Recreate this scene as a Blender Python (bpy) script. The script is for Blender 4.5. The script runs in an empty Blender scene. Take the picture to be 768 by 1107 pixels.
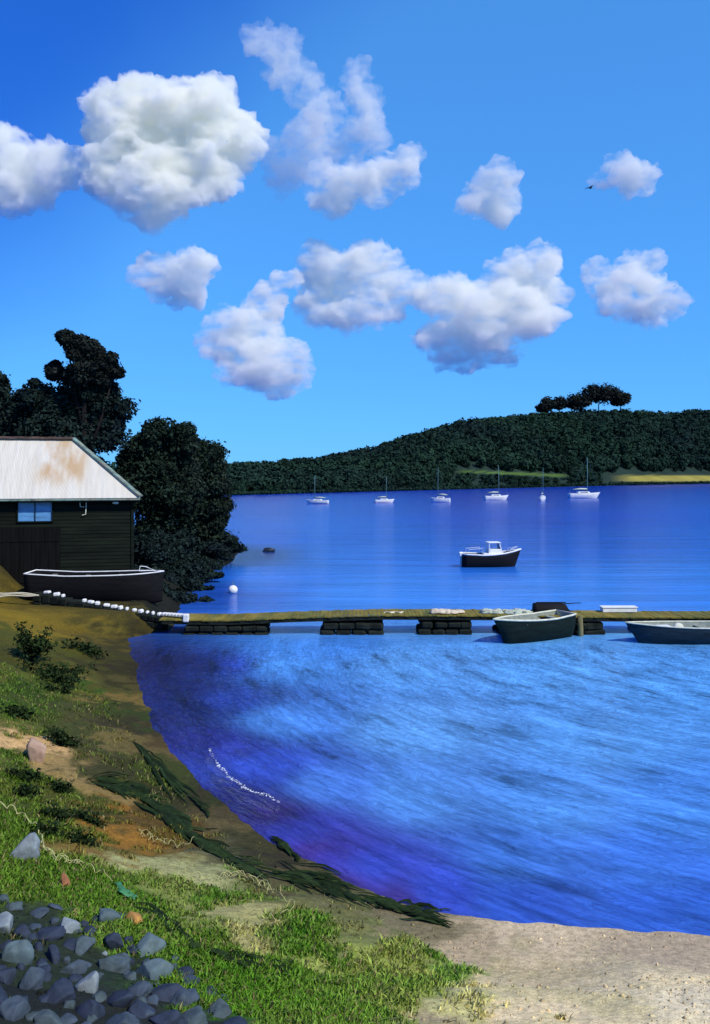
import bpy, bmesh, math, random
import numpy as np
from mathutils import Vector, Matrix, noise as mnoise

S = bpy.context.scene
COL = S.collection
R = math.radians
rng = np.random.default_rng(7)
random.seed(7)

# ------------------------------------------------------------------ camera, sky, sun, exposure
F, HZ, EYE = 927.0, 510.0, 8.0        # focal length and horizon in picture units (768 wide), eye height in metres
cam_d = bpy.data.cameras.new('camera')
cam_d.sensor_fit = 'HORIZONTAL'; cam_d.sensor_width = 36
cam_d.lens = F / 768 * 36
cam_d.shift_y = -(553.5 - HZ) / 768
cam_d.clip_start = 0.1; cam_d.clip_end = 30000
cam = bpy.data.objects.new('camera', cam_d); COL.objects.link(cam)
cam.location = (0, 0, EYE); cam.rotation_euler = (R(90), 0, 0)
S.camera = cam

SUN_EL, SUN_AZ = 47.0, 132.0            # azimuth clockwise from +Y
world = bpy.data.worlds.new('World'); S.world = world; world.use_nodes = True
wn = world.node_tree; bg = wn.nodes['Background']
sky = wn.nodes.new('ShaderNodeTexSky'); sky.sky_type = 'NISHITA'; sky.sun_disc = False
sky.sun_elevation = R(SUN_EL); sky.sun_rotation = R(SUN_AZ)
sky.altitude = 0; sky.air_density = 1.0; sky.dust_density = 0.0; sky.ozone_density = 6.0
gam = wn.nodes.new('ShaderNodeGamma'); gam.inputs[1].default_value = 0.42      # softer run from zenith to horizon
tint = wn.nodes.new('ShaderNodeMix'); tint.data_type = 'RGBA'; tint.blend_type = 'MULTIPLY'
tint.inputs[0].default_value = 1.0
wn.links.new(sky.outputs[0], gam.inputs[0]); wn.links.new(gam.outputs[0], tint.inputs[6]); wn.links.new(tint.outputs[2], bg.inputs[0])
# deeper blue high on the western side
wtc = wn.nodes.new('ShaderNodeTexCoord'); wdot = wn.nodes.new('ShaderNodeVectorMath'); wdot.operation = 'DOT_PRODUCT'
wdot.inputs[1].default_value = (-1.3, 0.0, 1.6); wn.links.new(wtc.outputs['Generated'], wdot.inputs[0])
wno = wn.nodes.new('ShaderNodeTexNoise'); wno.inputs['Scale'].default_value = 3.0; wno.inputs['Detail'].default_value = 3; wn.links.new(wtc.outputs['Generated'], wno.inputs['Vector'])
wad = wn.nodes.new('ShaderNodeMath'); wad.operation = 'MULTIPLY_ADD'; wad.inputs[1].default_value = 0.25; wn.links.new(wno.outputs[0], wad.inputs[0]); wn.links.new(wdot.outputs['Value'], wad.inputs[2])
wmr = wn.nodes.new('ShaderNodeMapRange'); wmr.interpolation_type = 'SMOOTHSTEP'; wmr.inputs[1].default_value = 0.78; wmr.inputs[2].default_value = 1.25
wn.links.new(wad.outputs[0], wmr.inputs[0])
wmx = wn.nodes.new('ShaderNodeMix'); wmx.data_type = 'RGBA'; wmx.inputs[6].default_value = (0.50, 1.62, 3.3, 1); wmx.inputs[7].default_value = (0.13, 0.76, 2.7, 1)
wn.links.new(wmr.outputs[0], wmx.inputs[0]); wn.links.new(wmx.outputs[2], tint.inputs[7])
bg.inputs[1].default_value = 0.15

sl = bpy.data.lights.new('sun', 'SUN'); sl.energy = 4.3; sl.angle = R(0.5); sl.color = (1.0, 0.93, 0.80)
so = bpy.data.objects.new('sun', sl); COL.objects.link(so)
sd = Vector((math.sin(R(SUN_AZ)) * math.cos(R(SUN_EL)), math.cos(R(SUN_AZ)) * math.cos(R(SUN_EL)), math.sin(R(SUN_EL))))
so.rotation_euler = (-sd).to_track_quat('-Z', 'Y').to_euler()
so.location = (40, 10, 60)

S.view_settings.view_transform = 'Standard'; S.view_settings.look = 'None'
S.view_settings.gamma = 1; S.view_settings.use_curve_mapping = False
S.view_settings.exposure = 0.0
S.render.engine = 'CYCLES'
S.cycles.max_bounces = 26; S.cycles.volume_bounces = 24; S.cycles.transparent_max_bounces = 8
S.cycles.use_denoising = True

# ------------------------------------------------------------------ helpers
def at(px, py, Y):
    """a picture point at depth Y -> world"""
    return Vector(((px - 384) / F * Y, Y, EYE + (HZ - py) / F * Y))

def on_water(px, py, z=0.0):
    Y = F * (EYE - z) / (py - HZ)
    return Vector(((px - 384) / F * Y, Y, z))

def _hash(ix, iy, seed):
    h = (ix * 374761393 + iy * 668265263 + seed * 974634777) & 0xFFFFFFFF
    h = ((h ^ (h >> 13)) * 1274126177) & 0xFFFFFFFF
    return ((h ^ (h >> 16)) & 0xFFFF) / 65535.0

def vnoise(x, y, seed=0):
    x = np.asarray(x, float); y = np.asarray(y, float)
    ix = np.floor(x).astype(np.int64); iy = np.floor(y).astype(np.int64)
    fx = x - ix; fy = y - iy
    fx = fx * fx * (3 - 2 * fx); fy = fy * fy * (3 - 2 * fy)
    a = _hash(ix, iy, seed); b = _hash(ix + 1, iy, seed); c = _hash(ix, iy + 1, seed); d = _hash(ix + 1, iy + 1, seed)
    return (a * (1 - fx) + b * fx) * (1 - fy) + (c * (1 - fx) + d * fx) * fy

def fbm(x, y, oct=4, seed=0):
    s = 0; a = 0.5; t = 0
    for k in range(oct):
        s = s + a * vnoise(np.asarray(x) * 2 ** k, np.asarray(y) * 2 ** k, seed + k); t += a; a *= 0.5
    return s / t

def lin(c):
    return tuple(((v / 255) / 12.92 if v / 255 <= 0.04045 else ((v / 255 + 0.055) / 1.055) ** 2.4) for v in c)

def tag(o, label=None, cat=None, group=None, kind=None):
    if label: o['label'] = label
    if cat: o['category'] = cat
    if group: o['group'] = group
    if kind: o['kind'] = kind
    return o

def empty(name, loc=(0, 0, 0), rz=0.0, label=None, cat=None, group=None):
    o = bpy.data.objects.new(name, None); COL.objects.link(o)
    o.location = loc; o.rotation_euler = (0, 0, rz); o.empty_display_size = 0.3
    return tag(o, label, cat, group)

def kids(o):
    return [c for c in COL.objects if c.parent == o]

def copy_tree(o, parent=None):
    c = o.copy(); COL.objects.link(c)
    if parent is not None: c.parent = parent
    for ch in kids(o): copy_tree(ch, c)
    return c

def mesh_np(name, V, Fc, mat=None, parent=None, cols=None, smooth=False):
    """V (n,3), Fc (m,k) all faces of k corners"""
    V = np.asarray(V, np.float32); Fc = np.asarray(Fc, np.int32)
    me = bpy.data.meshes.new(name)
    me.vertices.add(len(V)); me.vertices.foreach_set('co', V.ravel())
    m, k = Fc.shape
    me.loops.add(m * k); me.loops.foreach_set('vertex_index', Fc.ravel())
    me.polygons.add(m); me.polygons.foreach_set('loop_start', np.arange(0, m * k, k, dtype=np.int32))
    me.polygons.foreach_set('loop_total', np.full(m, k, np.int32))
    if smooth: me.polygons.foreach_set('use_smooth', np.ones(m, bool))
    me.update(calc_edges=True); me.validate()
    if cols is not None:
        at_ = me.color_attributes.new('tint', 'FLOAT_COLOR', 'POINT')
        cc = np.ones((len(V), 4), np.float32); cc[:, :cols.shape[1]] = cols
        at_.data.foreach_set('color', cc.ravel())
    if mat: me.materials.append(mat)
    o = bpy.data.objects.new(name, me); COL.objects.link(o)
    if parent is not None: o.parent = parent
    return o

class MB:
    """collects shapes into ONE mesh"""
    def __init__(self): self.bm = bmesh.new()
    def box(self, c, s, rot=None, bev=0.0):
        M = Matrix.Translation(Vector(c))
        if rot is not None: M = M @ rot.to_4x4()
        M = M @ Matrix.Diagonal((s[0], s[1], s[2], 1))
        g = bmesh.ops.create_cube(self.bm, size=1, matrix=M)
        if bev > 0:
            es = list({e for v in g['verts'] for e in v.link_edges})
            bmesh.ops.bevel(self.bm, geom=es, offset=bev, segments=1, affect='EDGES')
        return self
    def tube(self, pts, r, n=8, cap=True):
        pts = [Vector(p) for p in pts]
        if not hasattr(r, '__len__'): r = [r] * len(pts)
        rings = []; up = Vector((0, 0, 1))
        for i, p in enumerate(pts):
            d = (pts[min(i + 1, len(pts) - 1)] - pts[max(i - 1, 0)]).normalized()
            a = d.cross(up)
            if a.length < 0.05: a = d.cross(Vector((0, 1, 0)))
            a.normalize(); b = d.cross(a)
            rings.append([self.bm.verts.new(p + r[i] * (math.cos(2 * math.pi * k / n) * a + math.sin(2 * math.pi * k / n) * b)) for k in range(n)])
        for A, B in zip(rings, rings[1:]):
            for k in range(n): self.bm.faces.new((A[k], A[(k + 1) % n], B[(k + 1) % n], B[k]))
        if cap:
            self.bm.faces.new(rings[0][::-1]); self.bm.faces.new(rings[-1])
        return self
    def grid(self, rows, close=False):
        vs = [[self.bm.verts.new(p) for p in row] for row in rows]
        for A, B in zip(vs, vs[1:]):
            for k in range(len(A) - 1): self.bm.faces.new((A[k], A[k + 1], B[k + 1], B[k]))
        return vs
    def poly(self, pts):
        self.bm.faces.new([self.bm.verts.new(p) for p in pts]); return self
    def blob(self, c, r, sub=3, rough=0.25, fr=1.0, seed=0, flat=1.0):
        g = bmesh.ops.create_icosphere(self.bm, subdivisions=sub, radius=1)
        for v in g['verts']:
            n = v.co.copy()
            k = 1 + rough * mnoise.fractal(n * fr + Vector((seed * 7.3, seed * 1.7, seed * 3.1)), 1.0, 2.0, 3)
            v.co = Vector((n.x * r[0] * k, n.y * r[1] * k, n.z * r[2] * k * (flat if n.z < 0 else 1))) + Vector(c)
        return self
    def build(self, name, mat, parent=None, smooth=False, recalc=True):
        if recalc: bmesh.ops.recalc_face_normals(self.bm, faces=self.bm.faces)
        me = bpy.data.meshes.new(name); self.bm.to_mesh(me); self.bm.free()
        if smooth:
            for p in me.polygons: p.use_smooth = True
        if mat: me.materials.append(mat)
        o = bpy.data.objects.new(name, me); COL.objects.link(o)
        if parent is not None: o.parent = parent
        return o

def mat(name, base, rough=0.7, var=0.25, scale=4.0, bump=0.2, spec=0.4, stretch=(1, 1, 1), attr=False, dist=0.02, second=None, second_amt=0.5, island=0.0, transl=0.0):
    m = bpy.data.materials.new(name); m.use_nodes = True
    nt = m.node_tree; N = nt.nodes; L = nt.links; b = N['Principled BSDF']
    b.inputs['Roughness'].default_value = rough; b.inputs['Specular IOR Level'].default_value = spec
    tc = N.new('ShaderNodeTexCoord'); mp = N.new('ShaderNodeMapping'); mp.inputs['Scale'].default_value = stretch
    L.new(tc.outputs['Object'], mp.inputs['Vector'])
    no = N.new('ShaderNodeTexNoise'); no.inputs['Scale'].default_value = scale; no.inputs['Detail'].default_value = 7
    no.inputs['Roughness'].default_value = 0.62
    L.new(mp.outputs[0], no.inputs['Vector'])
    ramp = N.new('ShaderNodeMapRange'); ramp.inputs[1].default_value = 0.3; ramp.inputs[2].default_value = 0.7
    ramp.inputs[3].default_value = 1 - var; ramp.inputs[4].default_value = 1 + var
    L.new(no.outputs[0], ramp.inputs[0])
    mul = N.new('ShaderNodeMix'); mul.data_type = 'RGBA'; mul.blend_type = 'MULTIPLY'; mul.inputs[0].default_value = 1
    L.new(ramp.outputs[0], mul.inputs[7])
    if attr:
        a = N.new('ShaderNodeVertexColor'); a.layer_name = 'tint'; src = a.outputs[0]
    else:
        rgb = N.new('ShaderNodeRGB'); rgb.outputs[0].default_value = (*base, 1); src = rgb.outputs[0]
    if second:
        n2 = N.new('ShaderNodeTexNoise'); n2.inputs['Scale'].default_value = scale * 0.35; n2.inputs['Detail'].default_value = 5
        L.new(mp.outputs[0], n2.inputs['Vector'])
        r2 = N.new('ShaderNodeMapRange'); r2.inputs[1].default_value = 0.45; r2.inputs[2].default_value = 0.68; r2.inputs[4].default_value = second_amt
        L.new(n2.outputs[0], r2.inputs[0])
        mx = N.new('ShaderNodeMix'); mx.data_type = 'RGBA'; mx.inputs[7].default_value = (*second, 1)
        L.new(r2.outputs[0], mx.inputs[0]); L.new(src, mx.inputs[6]); src = mx.outputs[2]
    if island:
        g = N.new('ShaderNodeNewGeometry'); r3 = N.new('ShaderNodeMapRange')
        r3.inputs[3].default_value = 1 - island; r3.inputs[4].default_value = 1 + island
        L.new(g.outputs['Random Per Island'], r3.inputs[0])
        m3 = N.new('ShaderNodeMix'); m3.data_type = 'RGBA'; m3.blend_type = 'MULTIPLY'; m3.inputs[0].default_value = 1
        L.new(src, m3.inputs[6]); L.new(r3.outputs[0], m3.inputs[7]); src = m3.outputs[2]
    L.new(src, mul.inputs[6]); L.new(mul.outputs[2], b.inputs['Base Color'])
    if bump:
        bp = N.new('ShaderNodeBump'); bp.inputs['Strength'].default_value = bump; bp.inputs['Distance'].default_value = dist
        L.new(no.outputs[0], bp.inputs['Height']); L.new(bp.outputs[0], b.inputs['Normal'])
    return m

M = {}
M['ground'] = mat('ground', (0.2, 0.2, 0.2), 0.95, 0.32, 9.0, 0.55, 0.15, attr=True, dist=0.05)
def fine_ground():
    nt = M['ground'].node_tree; N = nt.nodes; L = nt.links; b = N['Principled BSDF']; src = b.inputs['Base Color'].links[0].from_socket
    tc = N.new('ShaderNodeTexCoord'); no = N.new('ShaderNodeTexNoise'); no.inputs['Scale'].default_value = 38; no.inputs['Detail'].default_value = 4; no.inputs['Roughness'].default_value = .75
    L.new(tc.outputs['Object'], no.inputs['Vector']); mr = N.new('ShaderNodeMapRange'); mr.inputs[1].default_value = .3; mr.inputs[2].default_value = .7; mr.inputs[3].default_value = .62; mr.inputs[4].default_value = 1.38
    L.new(no.outputs[0], mr.inputs[0]); mx = N.new('ShaderNodeMix'); mx.data_type = 'RGBA'; mx.blend_type = 'MULTIPLY'; mx.inputs[0].default_value = 1
    L.new(src, mx.inputs[6]); L.new(mr.outputs[0], mx.inputs[7]); L.new(mx.outputs[2], b.inputs['Base Color'])
fine_ground()
M['grass'] = mat('grass_blades', (0.1, 0.2, 0.03), 0.7, 0.1, 3, 0, 0.2, attr=True, island=0.45)
M['hill'] = mat('hill_turf', (0.05, 0.07, 0.04), 0.95, 0.25, 0.05, 0, 0.1, attr=True)
M['wood_leaf'] = mat('far_foliage', (0.016, 0.038, 0.024), 0.95, 0.3, 0.03, 0, 0.02, island=0.3, second=(0.012, 0.024, 0.024), second_amt=0.9)
M['leaf_dark'] = mat('dark_leaves', (0.012, 0.022, 0.018), 0.9, 0.4, 0.35, 0, 0.04, island=0.65, second=(0.008, 0.015, 0.024), second_amt=0.8)
M['leaf_pine'] = mat('pine_needles', (0.016, 0.021, 0.018), 0.9, 0.4, 0.5, 0, 0.04, island=0.6)
M['leaf_round'] = mat('broad_leaves', (0.014, 0.026, 0.017), 0.9, 0.4, 0.4, 0, 0.04, island=0.65, second=(0.022, 0.022, 0.018), second_amt=0.6)
M['bark'] = mat('bark', (0.016, 0.013, 0.012), 0.95, 0.4, 6, 0.6, 0.1)
M['stone'] = mat('blue_grey_stone', (0.055, 0.078, 0.1), 0.85, 0.55, 3.2, 0.7, 0.25, second=(0.03, 0.04, 0.062), second_amt=0.85, dist=0.04)
M['stone_navy'] = mat('navy_stone', (0.03, 0.042, 0.066), 0.85, 0.55, 3.2, 0.7, 0.2, second=(0.02, 0.026, 0.045), second_amt=0.85, dist=0.04)
M['stone_teal'] = mat('slate_stone', (0.065, 0.092, 0.098), 0.85, 0.55, 4.2, 0.7, 0.2, second=(0.04, 0.055, 0.07), second_amt=0.85, dist=0.04)
M['stone_pale'] = mat('pale_stone', (0.22, 0.26, 0.27), 0.85, 0.4, 5, 0.6, 0.25, second=(0.12, 0.15, 0.17), second_amt=0.7, dist=0.03)
M['stone_mid'] = mat('grey_green_stone', (0.1, 0.145, 0.15), 0.85, 0.4, 4, 0.6, 0.25, second=(0.05, 0.08, 0.1), second_amt=0.7, dist=0.03)
M['stone_orange'] = mat('orange_stone', (0.42, 0.22, 0.06), 0.9, 0.4, 6, 0.6, 0.2, dist=0.03)
M['brick'] = mat('weathered_brick', (0.28, 0.12, 0.06), 0.9, 0.4, 9, 0.6, 0.2, dist=0.02)
M['pink_rock'] = mat('pink_rock', (0.36, 0.24, 0.17), 0.9, 0.35, 3, 0.6, 0.2, second=(0.2, 0.17, 0.12), second_amt=0.6, dist=0.05)
M['black_rock'] = mat('wet_dark_rock', (0.02, 0.025, 0.03), 0.5, 0.4, 3, 0.6, 0.4, dist=0.05)
M['weed'] = mat('dark_seaweed', (0.016, 0.03, 0.009), 0.8, 0.4, 8, 0.3, 0.06, island=0.5)
M['bush'] = mat('dark_bush_leaf', (0.018, 0.032, 0.010), 0.9, 0.4, 5, 0, 0.05, island=0.6)
M['stem_pale'] = mat('dry_pale_stem', (0.5, 0.48, 0.2), 0.85, 0.25, 12, 0.2, 0.2)
M['black_paint'] = mat('black_hull_paint', (0.009, 0.009, 0.010), 0.75, 0.4, 2.5, 0.2, 0.12, stretch=(0.4, 1, 3))
M['green_paint'] = mat('dark_green_hull_paint', (0.006, 0.014, 0.011), 0.8, 0.5, 3.0, 0.2, 0.15, stretch=(0.5, 1, 3))
M['blue_paint'] = mat('dull_navy_hull_paint', (0.010, 0.025, 0.036), 0.7, 0.5, 3.0, 0.2, 0.2, stretch=(0.5, 1, 3))
M['white_paint'] = mat('white_paint', (0.78, 0.79, 0.77), 0.45, 0.12, 3, 0.08, 0.4, second=(0.55, 0.56, 0.52), second_amt=0.5)
M['cream_paint'] = mat('cream_rim_paint', (0.62, 0.62, 0.48), 0.55, 0.25, 6, 0.1, 0.3)
M['mast'] = mat('weathered_mast', (0.10, 0.22, 0.22), 0.7, 0.2, 2, 0, 0.2)
M['boat_inside'] = mat('boat_interior', (0.26, 0.29, 0.24), 0.7, 0.3, 4, 0.15, 0.25)
M['glass'] = mat('tinted_glass', (0.03, 0.05, 0.07), 0.08, 0.1, 2, 0, 0.6)
M['pane'] = mat('blue_pane', (0.10, 0.27, 0.52), 0.25, 0.35, 1.6, 0.05, 0.5, stretch=(0.6, 1, 2.2))
M['board'] = mat('tarred_boards', (0.008, 0.011, 0.008), 0.9, 0.5, 1.2, 0.35, 0.06, stretch=(0.3, 0.3, 3), second=(0.013, 0.019, 0.012), second_amt=0.8)
M['door'] = mat('black_door_boards', (0.007, 0.007, 0.007), 0.9, 0.4, 1.5, 0.3, 0.05, stretch=(3, 1, 0.3))
M['cap'] = mat('ridge_tiles', (0.09, 0.06, 0.05), 0.85, 0.5, 1.8, 0.4, 0.2)
M['verdigris'] = mat('green_hip_flashing', (0.16, 0.24, 0.2), 0.7, 0.5, 2.4, 0.3, 0.3, second=(0.2, 0.12, 0.06), second_amt=0.8)
M['deck'] = mat('mossy_deck_boards', (0.2, 0.16, 0.028), 0.9, 0.4, 2.0, 0.4, 0.2, stretch=(1.6, 0.4, 1), second=(0.10, 0.12, 0.03), second_amt=0.8)
M['quay'] = mat('dark_quay_stone', (0.014, 0.018, 0.014), 0.9, 0.6, 2.5, 0.8, 0.1, dist=0.06)
M['net'] = mat('pale_net', (0.42, 0.48, 0.38), 0.9, 0.3, 20, 0.4, 0.2)
M['canvas'] = mat('pale_canvas', (0.55, 0.47, 0.34), 0.9, 0.25, 5, 0.4, 0.2)
M['rope'] = mat('pale_rope', (0.6, 0.56, 0.42), 0.9, 0.2, 20, 0.3, 0.2)
M['foam'] = mat('foam', (0.75, 0.8, 0.85), 0.8, 0.15, 20, 0.3, 0.3)
M['bird'] = mat('dark_feathers', (0.03, 0.035, 0.05), 0.7, 0.3, 8, 0, 0.2)
M['post'] = mat('mossy_post', (0.16, 0.15, 0.07), 0.9, 0.4, 4, 0.5, 0.2, stretch=(1, 1, 0.3))
M['leaf_green'] = mat('green_fronds', (0.05, 0.2, 0.08), 0.6, 0.3, 6, 0, 0.3)

# roof: pale sheets with rust stains of their own shape near the hip
def roof_material():
    m = mat('pale_roof_sheets', (0.58, 0.545, 0.45), 0.75, 0.12, 1.5, 0.15, 0.3, stretch=(3, 0.3, 0.3), second=(0.6, 0.58, 0.52), second_amt=0.6)
    nt = m.node_tree; N = nt.nodes; L = nt.links; b = N['Principled BSDF']
    src = b.inputs['Base Color'].links[0].from_socket
    tc = N.new('ShaderNodeTexCoord')
    mp = N.new('ShaderNodeMapping'); mp.inputs['Scale'].default_value = (0.8, 0.25, 0.25)
    L.new(tc.outputs['Object'], mp.inputs[0])
    no = N.new('ShaderNodeTexNoise'); no.inputs['Scale'].default_value = 1.5; no.inputs['Detail'].default_value = 6
    L.new(mp.outputs[0], no.inputs['Vector'])
    sx = N.new('ShaderNodeSeparateXYZ'); L.new(tc.outputs['Object'], sx.inputs[0])
    def bump(sock, c, w):
        s = N.new('ShaderNodeMath'); s.operation = 'SUBTRACT'; s.inputs[1].default_value = c; L.new(sock, s.inputs[0])
        a = N.new('ShaderNodeMath'); a.operation = 'ABSOLUTE'; L.new(s.outputs[0], a.inputs[0])
        r = N.new('ShaderNodeMapRange'); r.interpolation_type = 'SMOOTHSTEP'; r.inputs[1].default_value = 0.45 * w; r.inputs[2].default_value = w
        r.inputs[3].default_value = 1; r.inputs[4].default_value = 0; L.new(a.outputs[0], r.inputs[0]); return r.outputs[0]
    bx = bump(sx.outputs[0], -4.15, 1.9); bz = bump(sx.outputs[2], 8.2, 2.3)
    p = N.new('ShaderNodeMath'); p.operation = 'MULTIPLY'; L.new(bx, p.inputs[0]); L.new(bz, p.inputs[1])
    r = N.new('ShaderNodeMapRange'); r.inputs[1].default_value = 0.4; r.inputs[2].default_value = 0.62; r.inputs[4].default_value = 0.75; L.new(no.outputs[0], r.inputs[0])
    q = N.new('ShaderNodeMath'); q.operation = 'MULTIPLY'; L.new(p.outputs[0], q.inputs[0]); L.new(r.outputs[0], q.inputs[1])
    mx = N.new('ShaderNodeMix'); mx.data_type = 'RGBA'; mx.inputs[7].default_value = (0.42, 0.24, 0.08, 1)
    L.new(q.outputs[0], mx.inputs[0]); L.new(src, mx.inputs[6]); L.new(mx.outputs[2], b.inputs['Base Color'])
    return m
M['roof'] = roof_material()

# ------------------------------------------------------------------ the ground (one sheet)
SHORE = np.array([(-120, 120), (-40, 100), (-17, 93), (-11.6, 86), (-10.8, 76), (-11.6, 65), (-11.0, 55), (-10.0, 47.5), (-9.4, 43.6), (-10.9, 41.2),
                  (-8.6, 34), (-6.6, 27.5), (-4.9, 23.8), (-3.2, 20.6), (-1.8, 18.5), (-0.1, 16.7), (1.2, 15.7), (2.9, 15.25), (6.1, 14.8), (25, 14.0), (60, 8), (160, -40)], float)
LAND = np.vstack([SHORE, [(160, -150), (-160, -150), (-160, 120)]])

def shore_dist(X, Y):
    X = np.asarray(X, float); Y = np.asarray(Y, float)
    best = np.full(X.shape, 1e9)
    for a, b in zip(SHORE[:-1], SHORE[1:]):
        d = b - a; L2 = d @ d
        t = np.clip(((X - a[0]) * d[0] + (Y - a[1]) * d[1]) / L2, 0, 1)
        best = np.minimum(best, np.hypot(X - a[0] - t * d[0], Y - a[1] - t * d[1]))
    ins = np.zeros(X.shape, bool); n = len(LAND)
    for i in range(n):
        x0, y0 = LAND[i]; x1, y1 = LAND[(i + 1) % n]
        c = ((y0 > Y) != (y1 > Y)) & (X < (x1 - x0) * (Y - y0) / (y1 - y0 + 1e-12) + x0)
        ins ^= c
    return np.where(ins, best, -best)

def sstep(a, b, x):
    t = np.clip((x - a) / (b - a), 0, 1); return t * t * (3 - 2 * t)

def ground_z(X, Y):
    X = np.asarray(X, float); Y = np.asarray(Y, float)
    d = shore_dist(X, Y) + 0.45 * (fbm(X * 0.9, Y * 0.9, 4, 3) - 0.5)
    dp = np.maximum(d, 0)
    z = np.where(d > 0, 0.30 * dp - 0.28 * (1 - np.exp(-dp / 1.4)), 0.22 * np.maximum(d, -30))
    z = np.minimum(z, 6 + 0.02 * dp)
    flat = sstep(40.5, 43.5, Y) * (1 - sstep(62, 72, Y)) * sstep(-0.3, 0.8, d)
    z = z * (1 - flat) + flat * np.minimum(0.92, np.maximum(z * 3, 0.0) + 0.1)
    z = z + 2.1 * np.exp(-(((X + 20.6) / 1.5) ** 2 + ((Y - 48.2) / 1.6) ** 2)) + 2.0 * sstep(-24, -34, X) * sstep(30, 44, Y)
    z = z + sstep(0, 2.5, d) * (0.16 * (fbm(X * 1.3, Y * 1.3, 4, 11) - 0.5) + 0.5 * (fbm(X * 0.35, Y * 0.35, 2, 5) - 0.5)) * (1 - 0.8 * flat)
    return z

def ground_at(px, py):
    """where the view through a picture point meets the ground"""
    a = (px - 384) / F; s = (HZ - py) / F
    Ys = np.geomspace(3.5, 120, 1400)
    zr = EYE + s * Ys; zg = np.maximum(ground_z(a * Ys, Ys), 0)
    k = int(np.argmax(zr < zg)) or len(Ys) - 1
    Y = Ys[k]
    return Vector((a * Y, Y, float(ground_z(a * Y, Y))))

GC = [(10,670,(112,92,30),.15),(70,680,(105,86,30),.15),(130,685,(70,62,28),0),(20,720,(58,58,24),.2),(90,720,(60,56,24),.1),(90,745,(60,82,28),.5),(112,752,(130,104,60),0),
(140,730,(55,46,30),0),(10,770,(50,72,20),.6),(34,800,(190,150,118),0),(54,828,(150,122,88),0),(40,770,(56,66,26),.4),(62,775,(66,62,34),.2),(16,790,(52,66,24),.5),(110,815,(60,58,34),.2),(130,770,(66,66,34),.25),(60,700,(70,70,26),.25),(25,745,(48,62,22),.5),(0,805,(50,70,24),.5),(70,790,(60,64,36),.2),(20,820,(60,70,28),.4),(90,800,(72,70,45),.1),(150,790,(60,55,36),0),(172,800,(88,72,48),0),
(15,840,(60,78,22),.5),(88,848,(140,114,76),0),(60,858,(66,70,34),.3),(122,872,(140,96,42),.05),(100,880,(70,66,32),.2),(160,890,(96,74,38),.1),(110,905,(80,74,36),.3),(150,850,(60,56,34),.1),(100,835,(64,62,38),.15),(160,870,(84,68,40),0),(200,860,(62,56,40),0),(60,880,(60,68,28),.4),(230,880,(86,74,54),0),
(140,900,(136,94,42),.05),(20,900,(60,84,25),.6),(60,940,(62,88,25),.8),(110,925,(112,88,52),.1),(150,935,(155,150,114),0),(205,945,(155,150,118),0),(250,930,(85,82,65),0),
(180,965,(112,118,70),.3),(120,970,(58,96,25),.8),(230,965,(60,104,30),.8),(262,985,(156,146,108),0),(330,985,(112,108,72),.1),(250,1008,(156,146,108),.1),(310,1020,(58,104,25),.8),
(220,1045,(52,92,20),.8),(240,1075,(58,116,15),.9),(300,1085,(72,118,28),.7),(335,1045,(136,140,84),.25),(380,1010,(108,108,72),.1),(400,1065,(92,118,52),.5),(430,1000,(112,108,86),0),(350,1030,(80,112,36),.7),(420,1035,(112,124,66),.35),(390,1090,(84,116,40),.65),(440,1080,(110,124,66),.4),(200,1000,(72,104,34),.6),(290,1050,(74,116,30),.8),(520,1085,(134,136,98),.2),
(490,1050,(72,108,42),.5),(500,1020,(152,142,122),0),(560,1010,(176,166,146),0),(560,1060,(164,154,128),0),(470,1095,(124,118,98),.1),(600,1095,(168,158,132),.03),(690,1050,(168,160,136),0),
(650,1080,(154,148,118),.08),(768,1080,(168,162,142),0),(740,1030,(154,144,128),0),(100,1040,(38,46,40),0),(50,1080,(32,36,40),0),(170,1090,(38,42,46),0),(10,1010,(38,46,40),.1),
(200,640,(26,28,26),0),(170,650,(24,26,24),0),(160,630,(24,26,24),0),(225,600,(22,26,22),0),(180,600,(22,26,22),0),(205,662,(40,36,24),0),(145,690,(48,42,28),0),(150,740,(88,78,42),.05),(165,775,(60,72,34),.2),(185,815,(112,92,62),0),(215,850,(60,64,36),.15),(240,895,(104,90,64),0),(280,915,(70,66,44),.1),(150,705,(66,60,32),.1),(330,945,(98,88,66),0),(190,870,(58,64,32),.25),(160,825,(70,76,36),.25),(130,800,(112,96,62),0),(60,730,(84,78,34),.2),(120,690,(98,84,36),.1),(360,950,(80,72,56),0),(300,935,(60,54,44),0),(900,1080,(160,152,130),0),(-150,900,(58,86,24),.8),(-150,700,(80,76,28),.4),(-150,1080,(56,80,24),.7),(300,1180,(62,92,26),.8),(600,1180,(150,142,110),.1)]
GPOS = [ground_at(p[0], p[1]) for p in GC]
GQ = np.array([[v.x / (v.y + 4), math.log(v.y + 4) * 1.3] for v in GPOS])
GCOL = np.array([lin(p[2]) for p in GC]) * np.array([np.interp(p[0], [330, 520], [0.86, 1.42]) for p in GC])[:, None] * np.array([(1.0, 1.0, 1.0) if p[0] > 400 else (0.86, 1.02, 0.9) for p in GC]); GW = np.array([p[3] + (0.14 if p[0] < 330 and p[2][0] < 130 and not (p[1] > 1003 and p[0] < 200 and p[2][1] < 60) else 0) for p in GC])
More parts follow.
